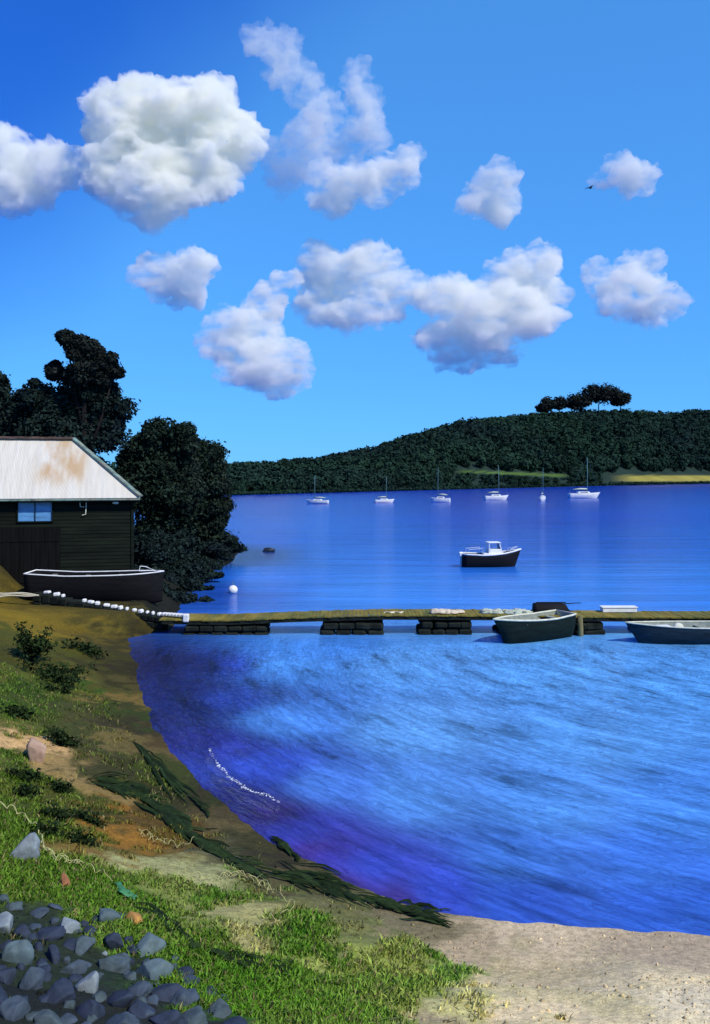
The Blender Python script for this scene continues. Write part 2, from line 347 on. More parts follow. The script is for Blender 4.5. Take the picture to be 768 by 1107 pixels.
def ground_cover(X, Y):
    wx = (fbm(X * 1.1, Y * 1.1, 4, 21) - 0.5); wy = (fbm(X * 1.1 + 40, Y * 1.1, 4, 29) - 0.5)
    wx = wx + 0.5 * (fbm(X * 4, Y * 4, 3, 71) - 0.5); wy = wy + 0.5 * (fbm(X * 4 + 9, Y * 4, 3, 73) - 0.5)
    q = np.stack([X / (np.maximum(Y, -3) + 4) + wx * 0.10, np.log(np.maximum(Y, -3) + 4) * 1.3 + wy * 0.16], -1)
    W = np.zeros(X.shape); C = np.zeros(X.shape + (3,)); G = np.zeros(X.shape)
    for k in range(len(GC)):
        w = 1.0 / (((q - GQ[k]) ** 2).sum(-1) + 2e-4) ** 2.6
        W += w; C += w[..., None] * GCOL[k]; G += w * GW[k]
    return C / W[..., None] * np.array((1.42, 1.27, 1.0)), G / W

aa = np.concatenate([np.linspace(-4.5, -1.0, 40)[:-1], np.linspace(-1.0, 0.9, 360), np.linspace(0.9, 4.5, 40)[1:]])
rr = np.concatenate([np.geomspace(1.0, 9.0, 30)[:-1], np.geomspace(9.0, 65, 430), np.geomspace(65, 170, 40)[1:]])
A, RR = np.meshgrid(aa, rr)
GX = A * RR * 0.8; GY = RR - 4
GZ = ground_z(GX, GY)
gc_, gg_ = ground_cover(GX, GY)
wet = sstep(0.9, 0.0, GZ)[..., None]           # damp sand at the water's edge
gc_ = gc_ * (1 - 0.35 * wet)
ni, nj = GX.shape
idx = np.arange(ni * nj).reshape(ni, nj)
quads = np.stack([idx[:-1, :-1], idx[:-1, 1:], idx[1:, 1:], idx[1:, :-1]], -1).reshape(-1, 4)
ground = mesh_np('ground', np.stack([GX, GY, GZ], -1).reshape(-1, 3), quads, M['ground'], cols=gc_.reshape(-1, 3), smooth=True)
tag(ground, kind='structure')

# ------------------------------------------------------------------ the water
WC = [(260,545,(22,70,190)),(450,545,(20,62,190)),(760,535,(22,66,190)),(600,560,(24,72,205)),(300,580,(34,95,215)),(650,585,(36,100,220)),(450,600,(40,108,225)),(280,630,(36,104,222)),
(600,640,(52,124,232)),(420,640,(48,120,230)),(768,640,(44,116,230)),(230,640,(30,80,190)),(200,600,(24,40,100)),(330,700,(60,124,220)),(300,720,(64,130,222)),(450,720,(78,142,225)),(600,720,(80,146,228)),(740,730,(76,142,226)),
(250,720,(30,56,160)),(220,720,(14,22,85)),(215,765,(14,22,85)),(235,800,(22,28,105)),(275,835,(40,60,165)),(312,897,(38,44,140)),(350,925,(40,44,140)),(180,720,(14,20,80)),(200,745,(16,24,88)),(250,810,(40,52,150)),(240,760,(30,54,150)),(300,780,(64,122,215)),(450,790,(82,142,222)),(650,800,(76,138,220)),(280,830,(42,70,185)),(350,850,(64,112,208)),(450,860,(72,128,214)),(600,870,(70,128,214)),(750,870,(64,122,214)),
(330,900,(46,54,160)),(400,940,(44,62,170)),(470,965,(42,64,172)),(560,930,(58,108,204)),(560,975,(44,80,186)),(700,940,(54,104,204)),(700,985,(44,86,190)),(768,990,(46,90,194)),(220,800,(34,38,120)),(260,860,(32,32,110)),(380,955,(52,38,112)),(340,920,(56,36,112)),(430,975,(50,40,112)),(300,880,(44,32,100)),(190,780,(26,34,100)),(1100,700,(66,130,222)),(-200,640,(24,60,170)),(1100,560,(26,74,200))]  # dark left-shore points: reflected trees and bank painted into the water colour
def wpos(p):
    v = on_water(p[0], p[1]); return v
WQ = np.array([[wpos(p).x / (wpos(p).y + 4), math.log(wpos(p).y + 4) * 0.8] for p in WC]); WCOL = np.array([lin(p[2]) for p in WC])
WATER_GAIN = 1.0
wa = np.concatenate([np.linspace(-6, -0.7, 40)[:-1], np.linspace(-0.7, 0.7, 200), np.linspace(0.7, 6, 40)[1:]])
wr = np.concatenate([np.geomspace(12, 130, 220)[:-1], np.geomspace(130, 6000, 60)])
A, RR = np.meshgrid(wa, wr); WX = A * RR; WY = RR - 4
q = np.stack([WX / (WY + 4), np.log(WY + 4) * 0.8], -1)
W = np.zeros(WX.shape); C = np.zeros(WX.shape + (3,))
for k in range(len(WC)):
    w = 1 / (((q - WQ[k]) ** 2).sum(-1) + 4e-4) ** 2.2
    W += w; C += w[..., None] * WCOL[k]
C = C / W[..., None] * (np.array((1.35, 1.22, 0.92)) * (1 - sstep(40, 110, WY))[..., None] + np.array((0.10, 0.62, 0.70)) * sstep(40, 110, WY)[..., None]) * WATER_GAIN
ni, nj = WX.shape; idx = np.arange(ni * nj).reshape(ni, nj)
quads = np.stack([idx[:-1, :-1], idx[:-1, 1:], idx[1:, 1:], idx[1:, :-1]], -1).reshape(-1, 4)

def water_material():
    m = bpy.data.materials.new('harbour_water'); m.use_nodes = True
    nt = m.node_tree; N = nt.nodes; L = nt.links; b = N['Principled BSDF']
    def math_(op, a, bb=None, c=None):
        n = N.new('ShaderNodeMath'); n.operation = op
        for i, v in enumerate((a, bb, c)):
            if v is None: continue
            if isinstance(v, (int, float)): n.inputs[i].default_value = v
            else: L.new(v, n.inputs[i])
        return n.outputs[0]
    def mrange(v, a, b_, c, d):
        n = N.new('ShaderNodeMapRange'); L.new(v, n.inputs[0])
        for i, x in enumerate((a, b_, c, d)): n.inputs[i + 1].default_value = x
        return n.outputs[0]
    def noise_(vec, sc, det=4, rough=0.55, dist=0.0):
        n = N.new('ShaderNodeTexNoise'); n.inputs['Scale'].default_value = sc; n.inputs['Detail'].default_value = det
        n.inputs['Roughness'].default_value = rough; n.inputs['Distortion'].default_value = dist
        L.new(vec, n.inputs['Vector']); return n.outputs[0]
    tc = N.new('ShaderNodeTexCoord'); sp = N.new('ShaderNodeSeparateXYZ'); L.new(tc.outputs['Object'], sp.inputs[0])
    # swell curves round the bay: polar coordinates about its middle
    dx = math_('SUBTRACT', sp.outputs[0], 26.0); dy = math_('SUBTRACT', sp.outputs[1], 42.0)
    r = math_('POWER', math_('ADD', math_('MULTIPLY', dx, dx), math_('MULTIPLY', dy, dy)), 0.5)
    th = math_('ARCTAN2', dx, math_('MULTIPLY', dy, -1.0))
    arc = N.new('ShaderNodeCombineXYZ'); L.new(math_('MULTIPLY', th, 7.5), arc.inputs[0]); L.new(r, arc.inputs[1])
    long_ = N.new('ShaderNodeMapping'); long_.inputs['Scale'].default_value = (0.05, 0.32, 1); L.new(tc.outputs['Object'], long_.inputs[0])
    fine = N.new('ShaderNodeMapping'); fine.inputs['Scale'].default_value = (0.7, 1.6, 1); L.new(tc.outputs['Object'], fine.inputs[0])
    bay = mrange(sp.outputs[1], 38, 43, 1, 0)
    a1 = noise_(arc.outputs[0], 0.8, 5, 0.6, 0.6); a2 = noise_(arc.outputs[0], 2.6, 4, 0.6, 0.4)
    l1 = noise_(long_.outputs[0], 1.0, 5, 0.6); f1 = noise_(fine.outputs[0], 2.2, 5, 0.6)
    def mixf(f, a, bb):
        n = N.new('ShaderNodeMix'); L.new(f, n.inputs[0]); L.new(a, n.inputs[2]); L.new(bb, n.inputs[3]); return n.outputs[0]
    big = mixf(bay, l1, math_('ADD', math_('MULTIPLY', a1, 0.6), math_('MULTIPLY', a2, 0.4)))
    # light and shade of ripples painted into the water colour, along the swell
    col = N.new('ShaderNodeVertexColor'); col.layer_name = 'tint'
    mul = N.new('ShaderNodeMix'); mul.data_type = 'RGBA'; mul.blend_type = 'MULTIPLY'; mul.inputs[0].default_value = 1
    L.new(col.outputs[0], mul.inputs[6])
    strokes = N.new('ShaderNodeCombineXYZ'); L.new(math_('MULTIPLY', th, 8.0), strokes.inputs[0]); L.new(math_('MULTIPLY', r, 1.0), strokes.inputs[1])
    a3 = noise_(strokes.outputs[0], 1.0, 2, 0.45, 0.35)
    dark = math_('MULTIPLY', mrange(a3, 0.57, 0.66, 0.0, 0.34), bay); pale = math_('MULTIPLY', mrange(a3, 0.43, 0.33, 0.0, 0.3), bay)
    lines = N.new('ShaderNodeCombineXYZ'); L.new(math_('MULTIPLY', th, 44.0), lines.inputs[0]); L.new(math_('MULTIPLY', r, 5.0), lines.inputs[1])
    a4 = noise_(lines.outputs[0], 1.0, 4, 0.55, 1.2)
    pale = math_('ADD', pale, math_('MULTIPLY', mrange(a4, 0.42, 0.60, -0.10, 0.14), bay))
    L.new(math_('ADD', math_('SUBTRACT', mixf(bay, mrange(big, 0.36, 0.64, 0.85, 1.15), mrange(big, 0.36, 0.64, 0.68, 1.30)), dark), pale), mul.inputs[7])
    L.new(mul.outputs[2], b.inputs['Base Color'])
    h = math_('ADD', math_('ADD', math_('MULTIPLY', big, 0.4), math_('MULTIPLY', f1, 0.14)), math_('MULTIPLY', math_('MULTIPLY', a4, bay), 0.36))
    bp = N.new('ShaderNodeBump'); bp.inputs['Strength'].default_value = 0.8; bp.inputs['Distance'].default_value = 0.35
    L.new(h, bp.inputs['Height']); L.new(bp.outputs[0], b.inputs['Normal'])
    L.new(mrange(sp.outputs[1], 40, 160, 0.06, 0.18), b.inputs['Roughness']); b.inputs['IOR'].default_value = 1.33
    b.inputs['Specular IOR Level'].default_value = 0.14
    return m
M['water'] = water_material()
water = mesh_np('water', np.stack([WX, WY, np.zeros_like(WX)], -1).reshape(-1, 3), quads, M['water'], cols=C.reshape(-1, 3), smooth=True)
tag(water, kind='structure')

# ------------------------------------------------------------------ far hill, its fields and woods
HX = np.array([-500, 0, 150, 250, 300, 340, 371, 400, 420, 446, 500, 580, 680, 722, 768, 900, 1300], float)
HY = np.array([517, 515, 514.5, 514, 512, 509, 502, 496, 490, 482, 466, 456.5, 453, 456, 453, 457, 490], float)      # bare crest, the woods stand on it
SX = np.array([-500, 150, 250, 400, 500, 640, 768, 1300], float)
SY = np.array([537, 536, 535.5, 531.5, 529, 525.5, 523, 521], float)
def hill_shore(px): return F * EYE / (np.interp(px, SX, SY) - HZ)
def hill_point(px, t):
    ys = hill_shore(px); yr = ys + 40 + 0.30 * ys
    zr = EYE + (HZ - np.interp(px, HX, HY)) / F * yr
    Y = ys + (yr - ys) * t
    up = np.clip(t, 0, 1)
    prof = 0.35 * up + 0.65 * sstep(0, 1, up)
    z = np.where(t < 0, t * 6, np.where(t <= 1, zr * prof, zr * (1 - 0.12 * (t - 1) ** 2)))
    X = (px - 384) / F * Y
    z = z + np.where(t > 0.05, 1.2 * (fbm(X * 0.03, Y * 0.03, 3, 8) - 0.5) * 2, 0)
    return X, Y, z
hp = np.linspace(-500, 1300, 260); ht = np.concatenate([np.linspace(-0.15, 1.0, 60), np.linspace(1.0, 4.0, 20)[1:]])
P_, T_ = np.meshgrid(hp, ht)
hx, hy, hz = hill_point(P_, T_)
def field_amount(px, t):
    """the open fields: a long yellow one right, a thin green strip in the middle"""
    n = 10 * (fbm(px * 0.02, t * 6, 3, 4) - 0.5)
    X, Y, z = hill_point(px, np.asarray(t, float)); py = HZ + (EYE - z) / Y * F
    f1 = sstep(655, 690, px + n) * sstep(0, 2, py - (513.0 + n * 0.1)) * (1 - sstep(0, 1.5, py - (519.5 + n * 0.05)))
    cy = 509.5 + (px - 500) * 0.045
    f2 = sstep(488, 505, px) * (1 - sstep(600, 622, px)) * (1 - sstep(0.7, 1.7, np.abs(py - cy - n * 0.12)))
    return f1, f2
f1, f2 = field_amount(P_, T_)
hc = np.zeros(P_.shape + (3,)); hc[:] = (0.018, 0.036, 0.028)
hc = hc * (1 - f1[..., None]) + f1[..., None] * np.array((0.27, 0.24, 0.05))
hc = hc * (1 - f2[..., None]) + f2[..., None] * np.array((0.07, 0.13, 0.025))
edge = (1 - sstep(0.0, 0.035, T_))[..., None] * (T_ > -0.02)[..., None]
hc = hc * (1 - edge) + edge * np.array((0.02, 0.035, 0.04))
ni, nj = hx.shape; idx = np.arange(ni * nj).reshape(ni, nj)
quads = np.stack([idx[:-1, :-1], idx[:-1, 1:], idx[1:, 1:], idx[1:, :-1]], -1).reshape(-1, 4)
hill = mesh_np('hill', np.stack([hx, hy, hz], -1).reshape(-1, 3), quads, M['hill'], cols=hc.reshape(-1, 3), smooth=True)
tag(hill, kind='structure')

def leaf_quads(centres, normals, size, seed=0):
    """one bent leaf-sprig quad per centre"""
    g = np.random.default_rng(seed); n = len(centres)
    nr = normals / (np.linalg.norm(normals, axis=1, keepdims=True) + 1e-9)
    a = np.cross(nr, g.normal(size=(n, 3))); a /= np.linalg.norm(a, axis=1, keepdims=True) + 1e-9
    b = np.cross(nr, a)
    s = (size * (0.55 + 0.9 * g.random(n)))[:, None]
    k1 = 0.35 + 0.4 * g.random((n, 1)); 
    p0 = centres - a * s; p1 = centres - b * s * k1 + nr * s * 0.12; p2 = centres + a * s; p3 = centres + b * s * k1 + nr * s * 0.12
    V = np.stack([p0, p1, p2, p3], 1).reshape(-1, 3)
    Fc = np.arange(n * 4).reshape(n, 4)
    return V, Fc

def woods():
    g = np.random.default_rng(3)
    cs, ns, ss = [], [], []
    n = 7000
    px = g.uniform(-480, 1280, n * 3); t = g.random(n * 3) ** 0.8 * 1.25 + 0.012
    a1, a2 = field_amount(px, t)
    X, Y, z = hill_point(px, t); py = HZ + (EYE - z) / Y * F
    infront = ((px > 650) & (py > 511.0)) | ((px > 490) & (px < 618) & (py > 507.5 + (px - 500) * 0.045))
    room = np.where(px > 640, (py - 520.5), (py - (511.5 + (px - 500) * 0.045))) * Y / F
    hmax = np.where(infront, room, 99.0)
    keep = (a1 + a2 < 0.2) & (hmax > 1.0)
    inside = (px > 180) & (px < 830)
    keep &= inside | (g.random(n * 3) < 0.3)
    px, t, hmax = px[keep][:n], t[keep][:n], hmax[keep][:n]
    X, Y, z = hill_point(px, t)
    h = g.uniform(3.8, 7.0, len(px)) * (Y / 450) ** 0.5 * (0.45 + 0.55 * sstep(0, 0.12, t)); h = np.minimum(h, np.maximum(hmax, 1.0))
    w = h * g.uniform(0.40, 0.62, len(px))
    for i in range(len(px)):
        m = 85 if 180 < px[i] < 830 else 20
        d = g.normal(size=(m, 3)); d /= np.linalg.norm(d, axis=1, keepdims=True)
        rad = 0.55 + 0.5 * g.random((m, 1))
        cs.append(np.array([X[i], Y[i], z[i] + h[i] * 0.55]) + d * rad * np.array([w[i], w[i], h[i] * 0.52])); ns.append(d + 0.5 * g.normal(size=(m, 3)) * 0.7)
        ss.append(np.full(m, 0.155 * h[i]))
    V, Fc = leaf_quads(np.vstack(cs), np.vstack(ns), np.concatenate(ss), 5)
    o = mesh_np('woods', V, Fc, M['wood_leaf'])
    tag(o, 'dark green woodland covering the far hill across the water', 'woods', kind='stuff')
def shore_bushes():
    g = np.random.default_rng(8); n = 900; px = g.uniform(180, 900, n); t = g.uniform(0.004, 0.03, n); X, Y, z = hill_point(px, t)
    cs, ns = [], []
    for i in range(n):
        d = g.normal(size=(22, 3)); h = g.uniform(.7, 1.5); cs.append(np.array([X[i], Y[i], z[i] + h * .5]) + d * np.array([h, h, h * .35]) * .7); ns.append(d)
    V, Fc = leaf_quads(np.vstack(cs), np.vstack(ns), np.full(22 * n, .5), 6)
    tag(mesh_np('shore_bushes', V, Fc, M['wood_leaf']), 'low dark scrub along the waterline of the far shore', 'scrub', kind='stuff')
shore_bushes()
woods()

# ------------------------------------------------------------------ trees
def tree(name, base, clumps, trunk_top, leaf_mat, label, n_leaf, leaf, group=None, trunk_r=0.3, limbs=True, cat='tree', seed=1, crown_name='crown'):
    """clumps: (x,y,z,rx,ry,rz) in world; the thing stands at base"""
    g = np.random.default_rng(seed)
    o = empty(name, base, 0, label, cat, group); B = np.array(base)
    cl = np.array(clumps, float); vol = (cl[:, 3] * cl[:, 5]) ** 1.0; pr = vol / vol.sum()
    # each big clump breaks into smaller ones so light and sky get between
    cs, ns = [], []
    for c, p in zip(cl, pr):
        k = max(4, int(26 * p * len(cl) ** 0.5))
        d = g.normal(size=(k, 3)); d /= np.linalg.norm(d, axis=1, keepdims=True)
        sub = c[:3] + d * c[3:] * (0.45 + 0.45 * g.random((k, 1)))
        rs = c[3:].mean() * (0.30 + 0.28 * g.random(k))
        m = max(8, int(n_leaf * p / k))
        for s, r_ in zip(sub, rs):
            dd = g.normal(size=(m, 3)); dd /= np.linalg.norm(dd, axis=1, keepdims=True)
            rad = (0.35 + 0.65 * g.random((m, 1)) ** 0.5) * (1 + 0.25 * g.normal(size=(m, 1)) * (g.random((m, 1)) < 0.25))
            cs.append(s + dd * rad * r_ * np.array([1.1, 1.1, 0.85])); ns.append(dd + np.array([0, 0, 0.5]) + 0.6 * g.normal(size=(m, 3)))
        m = int(n_leaf * p * 0.35)                                   # and the inside of the crown
        dd = g.normal(size=(m, 3)); dd /= np.linalg.norm(dd, axis=1, keepdims=True)
        cs.append(c[:3] + dd * c[3:] * g.random((m, 1)) ** 0.33 * 0.85); ns.append(g.normal(size=(m, 3)))
    cs = np.vstack(cs) - B; ns = np.vstack(ns)
    V, Fc = leaf_quads(cs, ns, np.full(len(cs), leaf), seed + 50)
    mesh_np(crown_name, V, Fc, leaf_mat, o)
    mb = MB(); tt = Vector(trunk_top) - Vector(base)
    mid = tt * 0.5 + Vector((g.uniform(-.3, .3), g.uniform(-.2, .2), 0)) * tt.length * 0.08
    mb.tube([(0, 0, -0.4), mid * 0.3, mid, tt * 0.8, tt], [trunk_r * 1.4, trunk_r, trunk_r * 0.75, trunk_r * 0.5, trunk_r * 0.2], 9)
    if limbs:
        for c in cl:
            e = Vector(c[:3]) - Vector(base)
            st = mid.lerp(tt, g.uniform(0.0, 0.8)); 
            m_ = st.lerp(e, 0.5) + Vector((0, 0, -0.08 * (e - st).length))
            mb.tube([st, m_, e], [trunk_r * 0.4, trunk_r * 0.28, trunk_r * 0.1], 6)
    mb.build('trunk', M['bark'], o, smooth=True)
    return o

def clump(px, py, Y, rx, ry, depth=None):
    v = at(px, py, Y); k = Y / F
    return (v.x, v.y, v.z, rx * k, (depth or (rx + ry) / 2) * k, ry * k)

TG = 'dark trees behind the boathouse'
# tall leaning pine
Yp = 66
c = [clump(72, 365, Yp, 13, 10), clump(82, 374, Yp, 16, 13), clump(94, 384, Yp, 18, 15), clump(108, 394, Yp, 20, 14), clump(124, 402, Yp, 13, 8), clump(60, 402, Yp + 1, 13, 10), clump(92, 406, Yp, 28, 14)]
b = at(88, 640, Yp); b.z = 1.0
tree('pine_tree', b, c, at(92, 392, Yp), M['leaf_pine'], 'tall dark pine with a lopsided leaning top, highest tree behind the boathouse', 34000, 0.15, None, 0.4, seed=2)
Yb = 68
c = [clump(92, 440, Yb, 46, 26), clump(60, 438, Yb, 36, 24), clump(112, 455, Yb, 28, 30), clump(40, 425, Yb, 22, 16), clump(78, 470, Yb, 60, 26), clump(110, 425, Yb - 1, 22, 16), clump(60, 500, Yb, 60, 22)]
b = at(80, 640, Yb); b.z = 1.0
tree('broadleaf_tree', b, c, at(84, 430, Yb), M['leaf_dark'], 'broad dark tree with a lumpy crown rising straight behind the boathouse ridge', 34000, 0.17, None, 0.4, seed=3)
c = [clump(0, 424, 70, 14, 24), clump(-26, 430, 70, 32, 30), clump(14, 446, 69, 26, 22), clump(-10, 470, 69, 42, 26)]
b = at(-8, 640, 70); b.z = 1.0
tree('broadleaf_tree', b, c, at(-8, 430, 70), M['leaf_dark'], 'dark tree at the left end of the boathouse roof, cut by the picture edge', 18000, 0.17, None, 0.35, seed=4)
c = [clump(176, 470, 74, 30, 22), clump(160, 492, 74, 32, 26), clump(196, 478, 74, 24, 22), clump(150, 520, 74, 30, 34), clump(186, 520, 74, 36, 36), clump(176, 560, 74, 34, 30)]
b = at(172, 620, 74); b.z = 0.9
tree('broadleaf_tree', b, c, at(176, 490, 74), M['leaf_round'], 'rounded dark tree just right of the boathouse roof, its crown dropping towards the water', 34000, 0.16, None, 0.35, seed=5)
c = [clump(222, 505, 78, 28, 26), clump(234, 530, 78, 20, 28), clump(212, 540, 78, 30, 36), clump(236, 556, 78, 15, 22), clump(216, 578, 78, 32, 18), clump(208, 490, 79, 22, 16)]
b = at(214, 608, 78); b.z = 0.8
tree('broadleaf_tree', b, c, at(220, 515, 78), M['leaf_round'], 'rounded dark tree nearest the open water, at the tip of the headland', 30000, 0.16, None, 0.3, seed=6)
# low growth overhanging the water
SG = None
def shrub(px, py, Y, rx, ry, label, seed, n=2600, extra=()):
    c = [clump(px, py, Y, rx, ry)] + [clump(a, b_, Y, r1, r2) for a, b_, r1, r2 in extra]
    b = at(px, py, Y); b.x -= 0.4; b.z = max(float(ground_z(b.x, Y)), 0.15)
    return tree('shrub', b, c, at(px, py - ry * 0.2, Y), M['leaf_dark'], label, n * 2, 0.13, None, 0.09, cat='shrub', seed=seed, crown_name='foliage')
shrub(226, 592, 77, 30, 10, 'low dark shrub with fingers of foliage reaching out over the water', 11, 2800, [(252, 592, 18, 4), (244, 584, 14, 7), (262, 594, 9, 2.5)])
shrub(190, 596, 66, 26, 22, 'dark shrub on the bank beneath the rounded trees', 12, 3200, [(212, 606, 20, 6), (228, 611, 16, 3)])
shrub(176, 628, 58, 24, 18, 'dark shrub at the water edge beside the black hull', 13, 2800, [(200, 632, 24, 6), (222, 636, 12, 3.5)])
shrub(190, 650, 53, 28, 9, 'low dark shrub just behind the start of the jetty', 14, 2400, [(222, 652, 12, 5), (168, 642, 16, 10)])
shrub(160, 600, 62, 30, 26, 'dark shrub filling the gap between the boathouse corner and the trees', 15, 4200)
shrub(150, 632, 51.5, 22, 16, 'dark shrub against the boathouse corner above the black bow', 16, 2400)
shrub(206, 618, 62, 24, 12, 'dark shrub between the headland trees and the lower water edge growth', 17, 2600, [(226, 622, 14, 4)])
# lone pines on the far crest
for i, (px, py, r, w, lab) in enumerate([(590, 438, 8, 1.0, 'small round pine standing first and apart on the far hilltop'), (605, 435, 6.5, .9, 'smallest slim pine, second along the far hilltop clump'),
                                    (624, 434, 9, 1.15, 'bushy pine in the middle of the far hilltop clump'), (648, 426, 9, 2.1, 'wide flat topped pine, largest on the far hilltop'), (671, 430, 7.5, 1.2, 'leaning pine at the downhill end of the far hilltop clump')]):
    ys = float(hill_shore(px)); Y = ys + 40 + 0.3 * ys
    X, YY, z = [float(v) for v in hill_point(np.array(px, float), np.array(1.0))]
    c = [clump(px, py + 1, Y, r * w * 1.15, r * 1.1), clump(px + r * w * .6, py, Y, r * .8 * w, r * .75), clump(px - r * w * .6, py + 3, Y, r * .75 * w, r * .7)]
    if w > 2: c += [clump(px - 16, py + 5, Y, 9, 5), clump(px + 17, py + 2, Y, 9, 4.5), clump(px - 6, py - 5, Y, 12, 4)]
    tree('pine_tree', (X, YY, z - 0.5), c, at(px, py, Y), M['leaf_pine'], lab, 2600 if w < 2 else 5200, 0.8, 'pines on the far hilltop', 0.55, seed=30 + i)

# ------------------------------------------------------------------ boathouse
def boathouse():
    ox, oy, oz = -13.35, 51.4, 0.9
    o = empty('boathouse', (ox, oy, oz), R(14.2), 'black boarded boathouse with a pale rust-stained hipped roof on the left shore', 'boathouse')
    W_, D, H = 18.0, 7.0, 5.55
    # weatherboards: overlapping courses on the front and the gable side, plain back
    mb = MB(); n = 26
    win = (-6.5, -4.5, 4.15, 5.42); door = (-10.0, -4.1, 0, 3.9)
    for k in range(n):
        z0 = k * H / n; z1 = z0 + H / n + 0.02; zc = (z0 + z1) / 2
        cuts = [(-W_, 0)]
        for x0, x1, a, b_ in (win, door):
            if a - 0.02 < zc < b_ + 0.02:
                new = []
                for s, e in cuts:
                    if s < x0: new.append((s, min(e, x0)))
                    if e > x1: new.append((max(s, x1), e))
                cuts = new
        for s, e in cuts:
            if e - s < 0.02: continue
            rot = Matrix.Rotation(R(-7), 3, 'X')
            mb.box(((s + e) / 2, 0, zc), (e - s, 0.03, z1 - z0), rot)
        mb.box((0.0, D / 2, zc), (0.03, D - 0.05, z1 - z0), Matrix.Rotation(R(7), 3, 'Y'))
    mb.box((-W_ / 2, 0.20, H / 2 - 0.003), (W_ - 0.1, 0.26, H - 0.1)); mb.box((-W_ / 2, D, H / 2), (W_ - 0.1, 0.12, H - 0.05)); mb.box((-W_, D / 2, H / 2), (0.12, D - 0.2, H - 0.05))
    mb.box((0.01, -0.02, H / 2), (0.16, 0.16, H - 0.06))
    mb.build('wall', M['board'], o)
    # roof: corrugated slopes
    ez, rz = 5.55, 9.12; ov = 0.45; run = 3.65
    e0 = Vector((ov, -ov, ez)); e1 = Vector((-W_ - ov, -ov, ez)); r0 = Vector((-run, D / 2, rz)); r1 = Vector((-W_ + run, D / 2, rz)); b0 = Vector((ov, D + ov, ez)); b1 = Vector((-W_ - ov, D + ov, ez))
    mb = MB()
    def slope(a, b_, c, d, n):       # a,b eave; d,c ridge (a-d, b-c)
        nrm = (b_ - a).cross(d - a).normalized()
        if nrm.z < 0: nrm = -nrm
        bot = []; top = []
        for i in range(n + 1):
            t = i / n; off = nrm * (0.003 * math.cos(i * math.pi))
            bot.append(a.lerp(b_, t) + off); top.append(d.lerp(c, t) + off * (0.4 if (c - d).length < 0.1 else 1))
        m1 = [p.lerp(q, 0.5) for p, q in zip(bot, top)]
        mb.grid([bot, m1, top]); mb.grid([[p - nrm * 0.09 for p in top], [p - nrm * 0.09 for p in bot], bot])
    slope(e0, e1, r1, r0, 180); slope(b1, b0, r0, r1, 60); slope(b0, e0, r0 + Vector((0, .01, 0)), r0 - Vector((0, .01, 0)), 50); slope(e1, b1, r1 + Vector((0, .01, 0)), r1 - Vector((0, .01, 0)), 50)
    rf = mb.build('roof', M['roof'], o)
    mb = MB(); m = 22
    for i in range(m):
        p = r1.lerp(r0, (i + 0.5) / m); mb.box(p + Vector((0, 0, 0.07 + 0.015 * (i % 2))), ((r0 - r1).length / m + 0.03, 0.42, 0.16), None, 0.03)
    mb.build('ridge_cap', M['cap'], rf)
    d = e0 - r0; q = d.to_track_quat('X', 'Z').to_matrix(); mb = MB()
    for i in range(14): mb.box(r0 + d * ((i + 0.5) / 14) + Vector((0.03, 0, 0.09 + 0.012 * (i % 2))), (d.length / 14 + 0.03, 0.32, 0.12), q, 0.02)
    mb.build('hip_cap', M['verdigris'], rf)
    MB().box((-W_ / 2, -ov + 0.06, ez - 0.13), (W_ + 0.7, 0.05, 0.2)).build('fascia', M['board'], o)
    MB().tube([(-W_ - .3, -ov - 0.06, ez - 0.1), (ov, -ov - 0.06, ez - 0.1)], 0.055, 8).build('gutter', M['verdigris'], o)
    # window
    x0, x1, z0, z1 = win; f = 0.07; mb = MB()
    mb.box(((x0 + x1) / 2, -0.05, z0 + f / 2), (x1 - x0, 0.12, f)); mb.box(((x0 + x1) / 2, -0.05, z1 - f / 2 - .02), (x1 - x0, 0.12, f))
    for x in (x0 + f / 2, x1 - f / 2): mb.box((x, -0.05, (z0 + z1) / 2), (f, 0.12, z1 - z0 - 2 * f))
    mb.box(((x0 + x1) / 2, -0.04, (z0 + z1) / 2), (0.045, 0.07, z1 - z0 - 2 * f))
    w = empty('window'); w.parent = o; w['label'] = 'blue window under the eave'
    mb.build('frame', M['board'], w)
    MB().box(((x0 + x1) / 2, 0.0, (z0 + z1) / 2), (x1 - x0 - f, 0.02, z1 - z0 - f)).build('pane', M['pane'], w)
    # door leaves
    x0, x1, z0, z1 = door
    for s, e in ((x0, (x0 + x1) / 2), ((x0 + x1) / 2, x1)):
        mb = MB(); k = 13
        for i in range(k): mb.box((s + (i + .5) * (e - s) / k, -0.02 + 0.006 * (i % 2), (z0 + z1) / 2), ((e - s) / k - 0.012, 0.05, z1 - z0 - 0.05))
        for z in (0.7, 3.1): mb.box(((s + e) / 2, -0.06, z), (e - s - 0.1, 0.03, 0.16))
        mb.build('door', M['door'], o)
    # oval lamp under the eave and a pale hook bracket
    RI = Matrix.Rotation(R(-14.2), 3, 'Z')
    def loc_(px, py, off):
        # the wall face seen at a picture point, in the boathouse's own frame
        f = (px - 384) / F; n = Vector((math.sin(R(14.2)), -math.cos(R(14.2)), 0)); d = Vector((f, 1, (HZ - py) / F))
        t = ((Vector((ox, oy, 0)) + n * off).dot(n)) / d.dot(n)
        return RI @ (Vector((d.x * t, d.y * t, EYE + d.z * t)) - Vector((ox, oy, oz)))
    v = loc_(125, 543.5, 0.3)
    mb = MB(); mb.blob(v, (0.2, 0.1, 0.09), 2, 0.03); mb.box(v + Vector((0, 0.12, 0.0)), (0.08, 0.18, 0.08)); mb.build('lamp', M['cream_paint'], o, True)
    def bp(px, py): return loc_(px, py, 0.12)
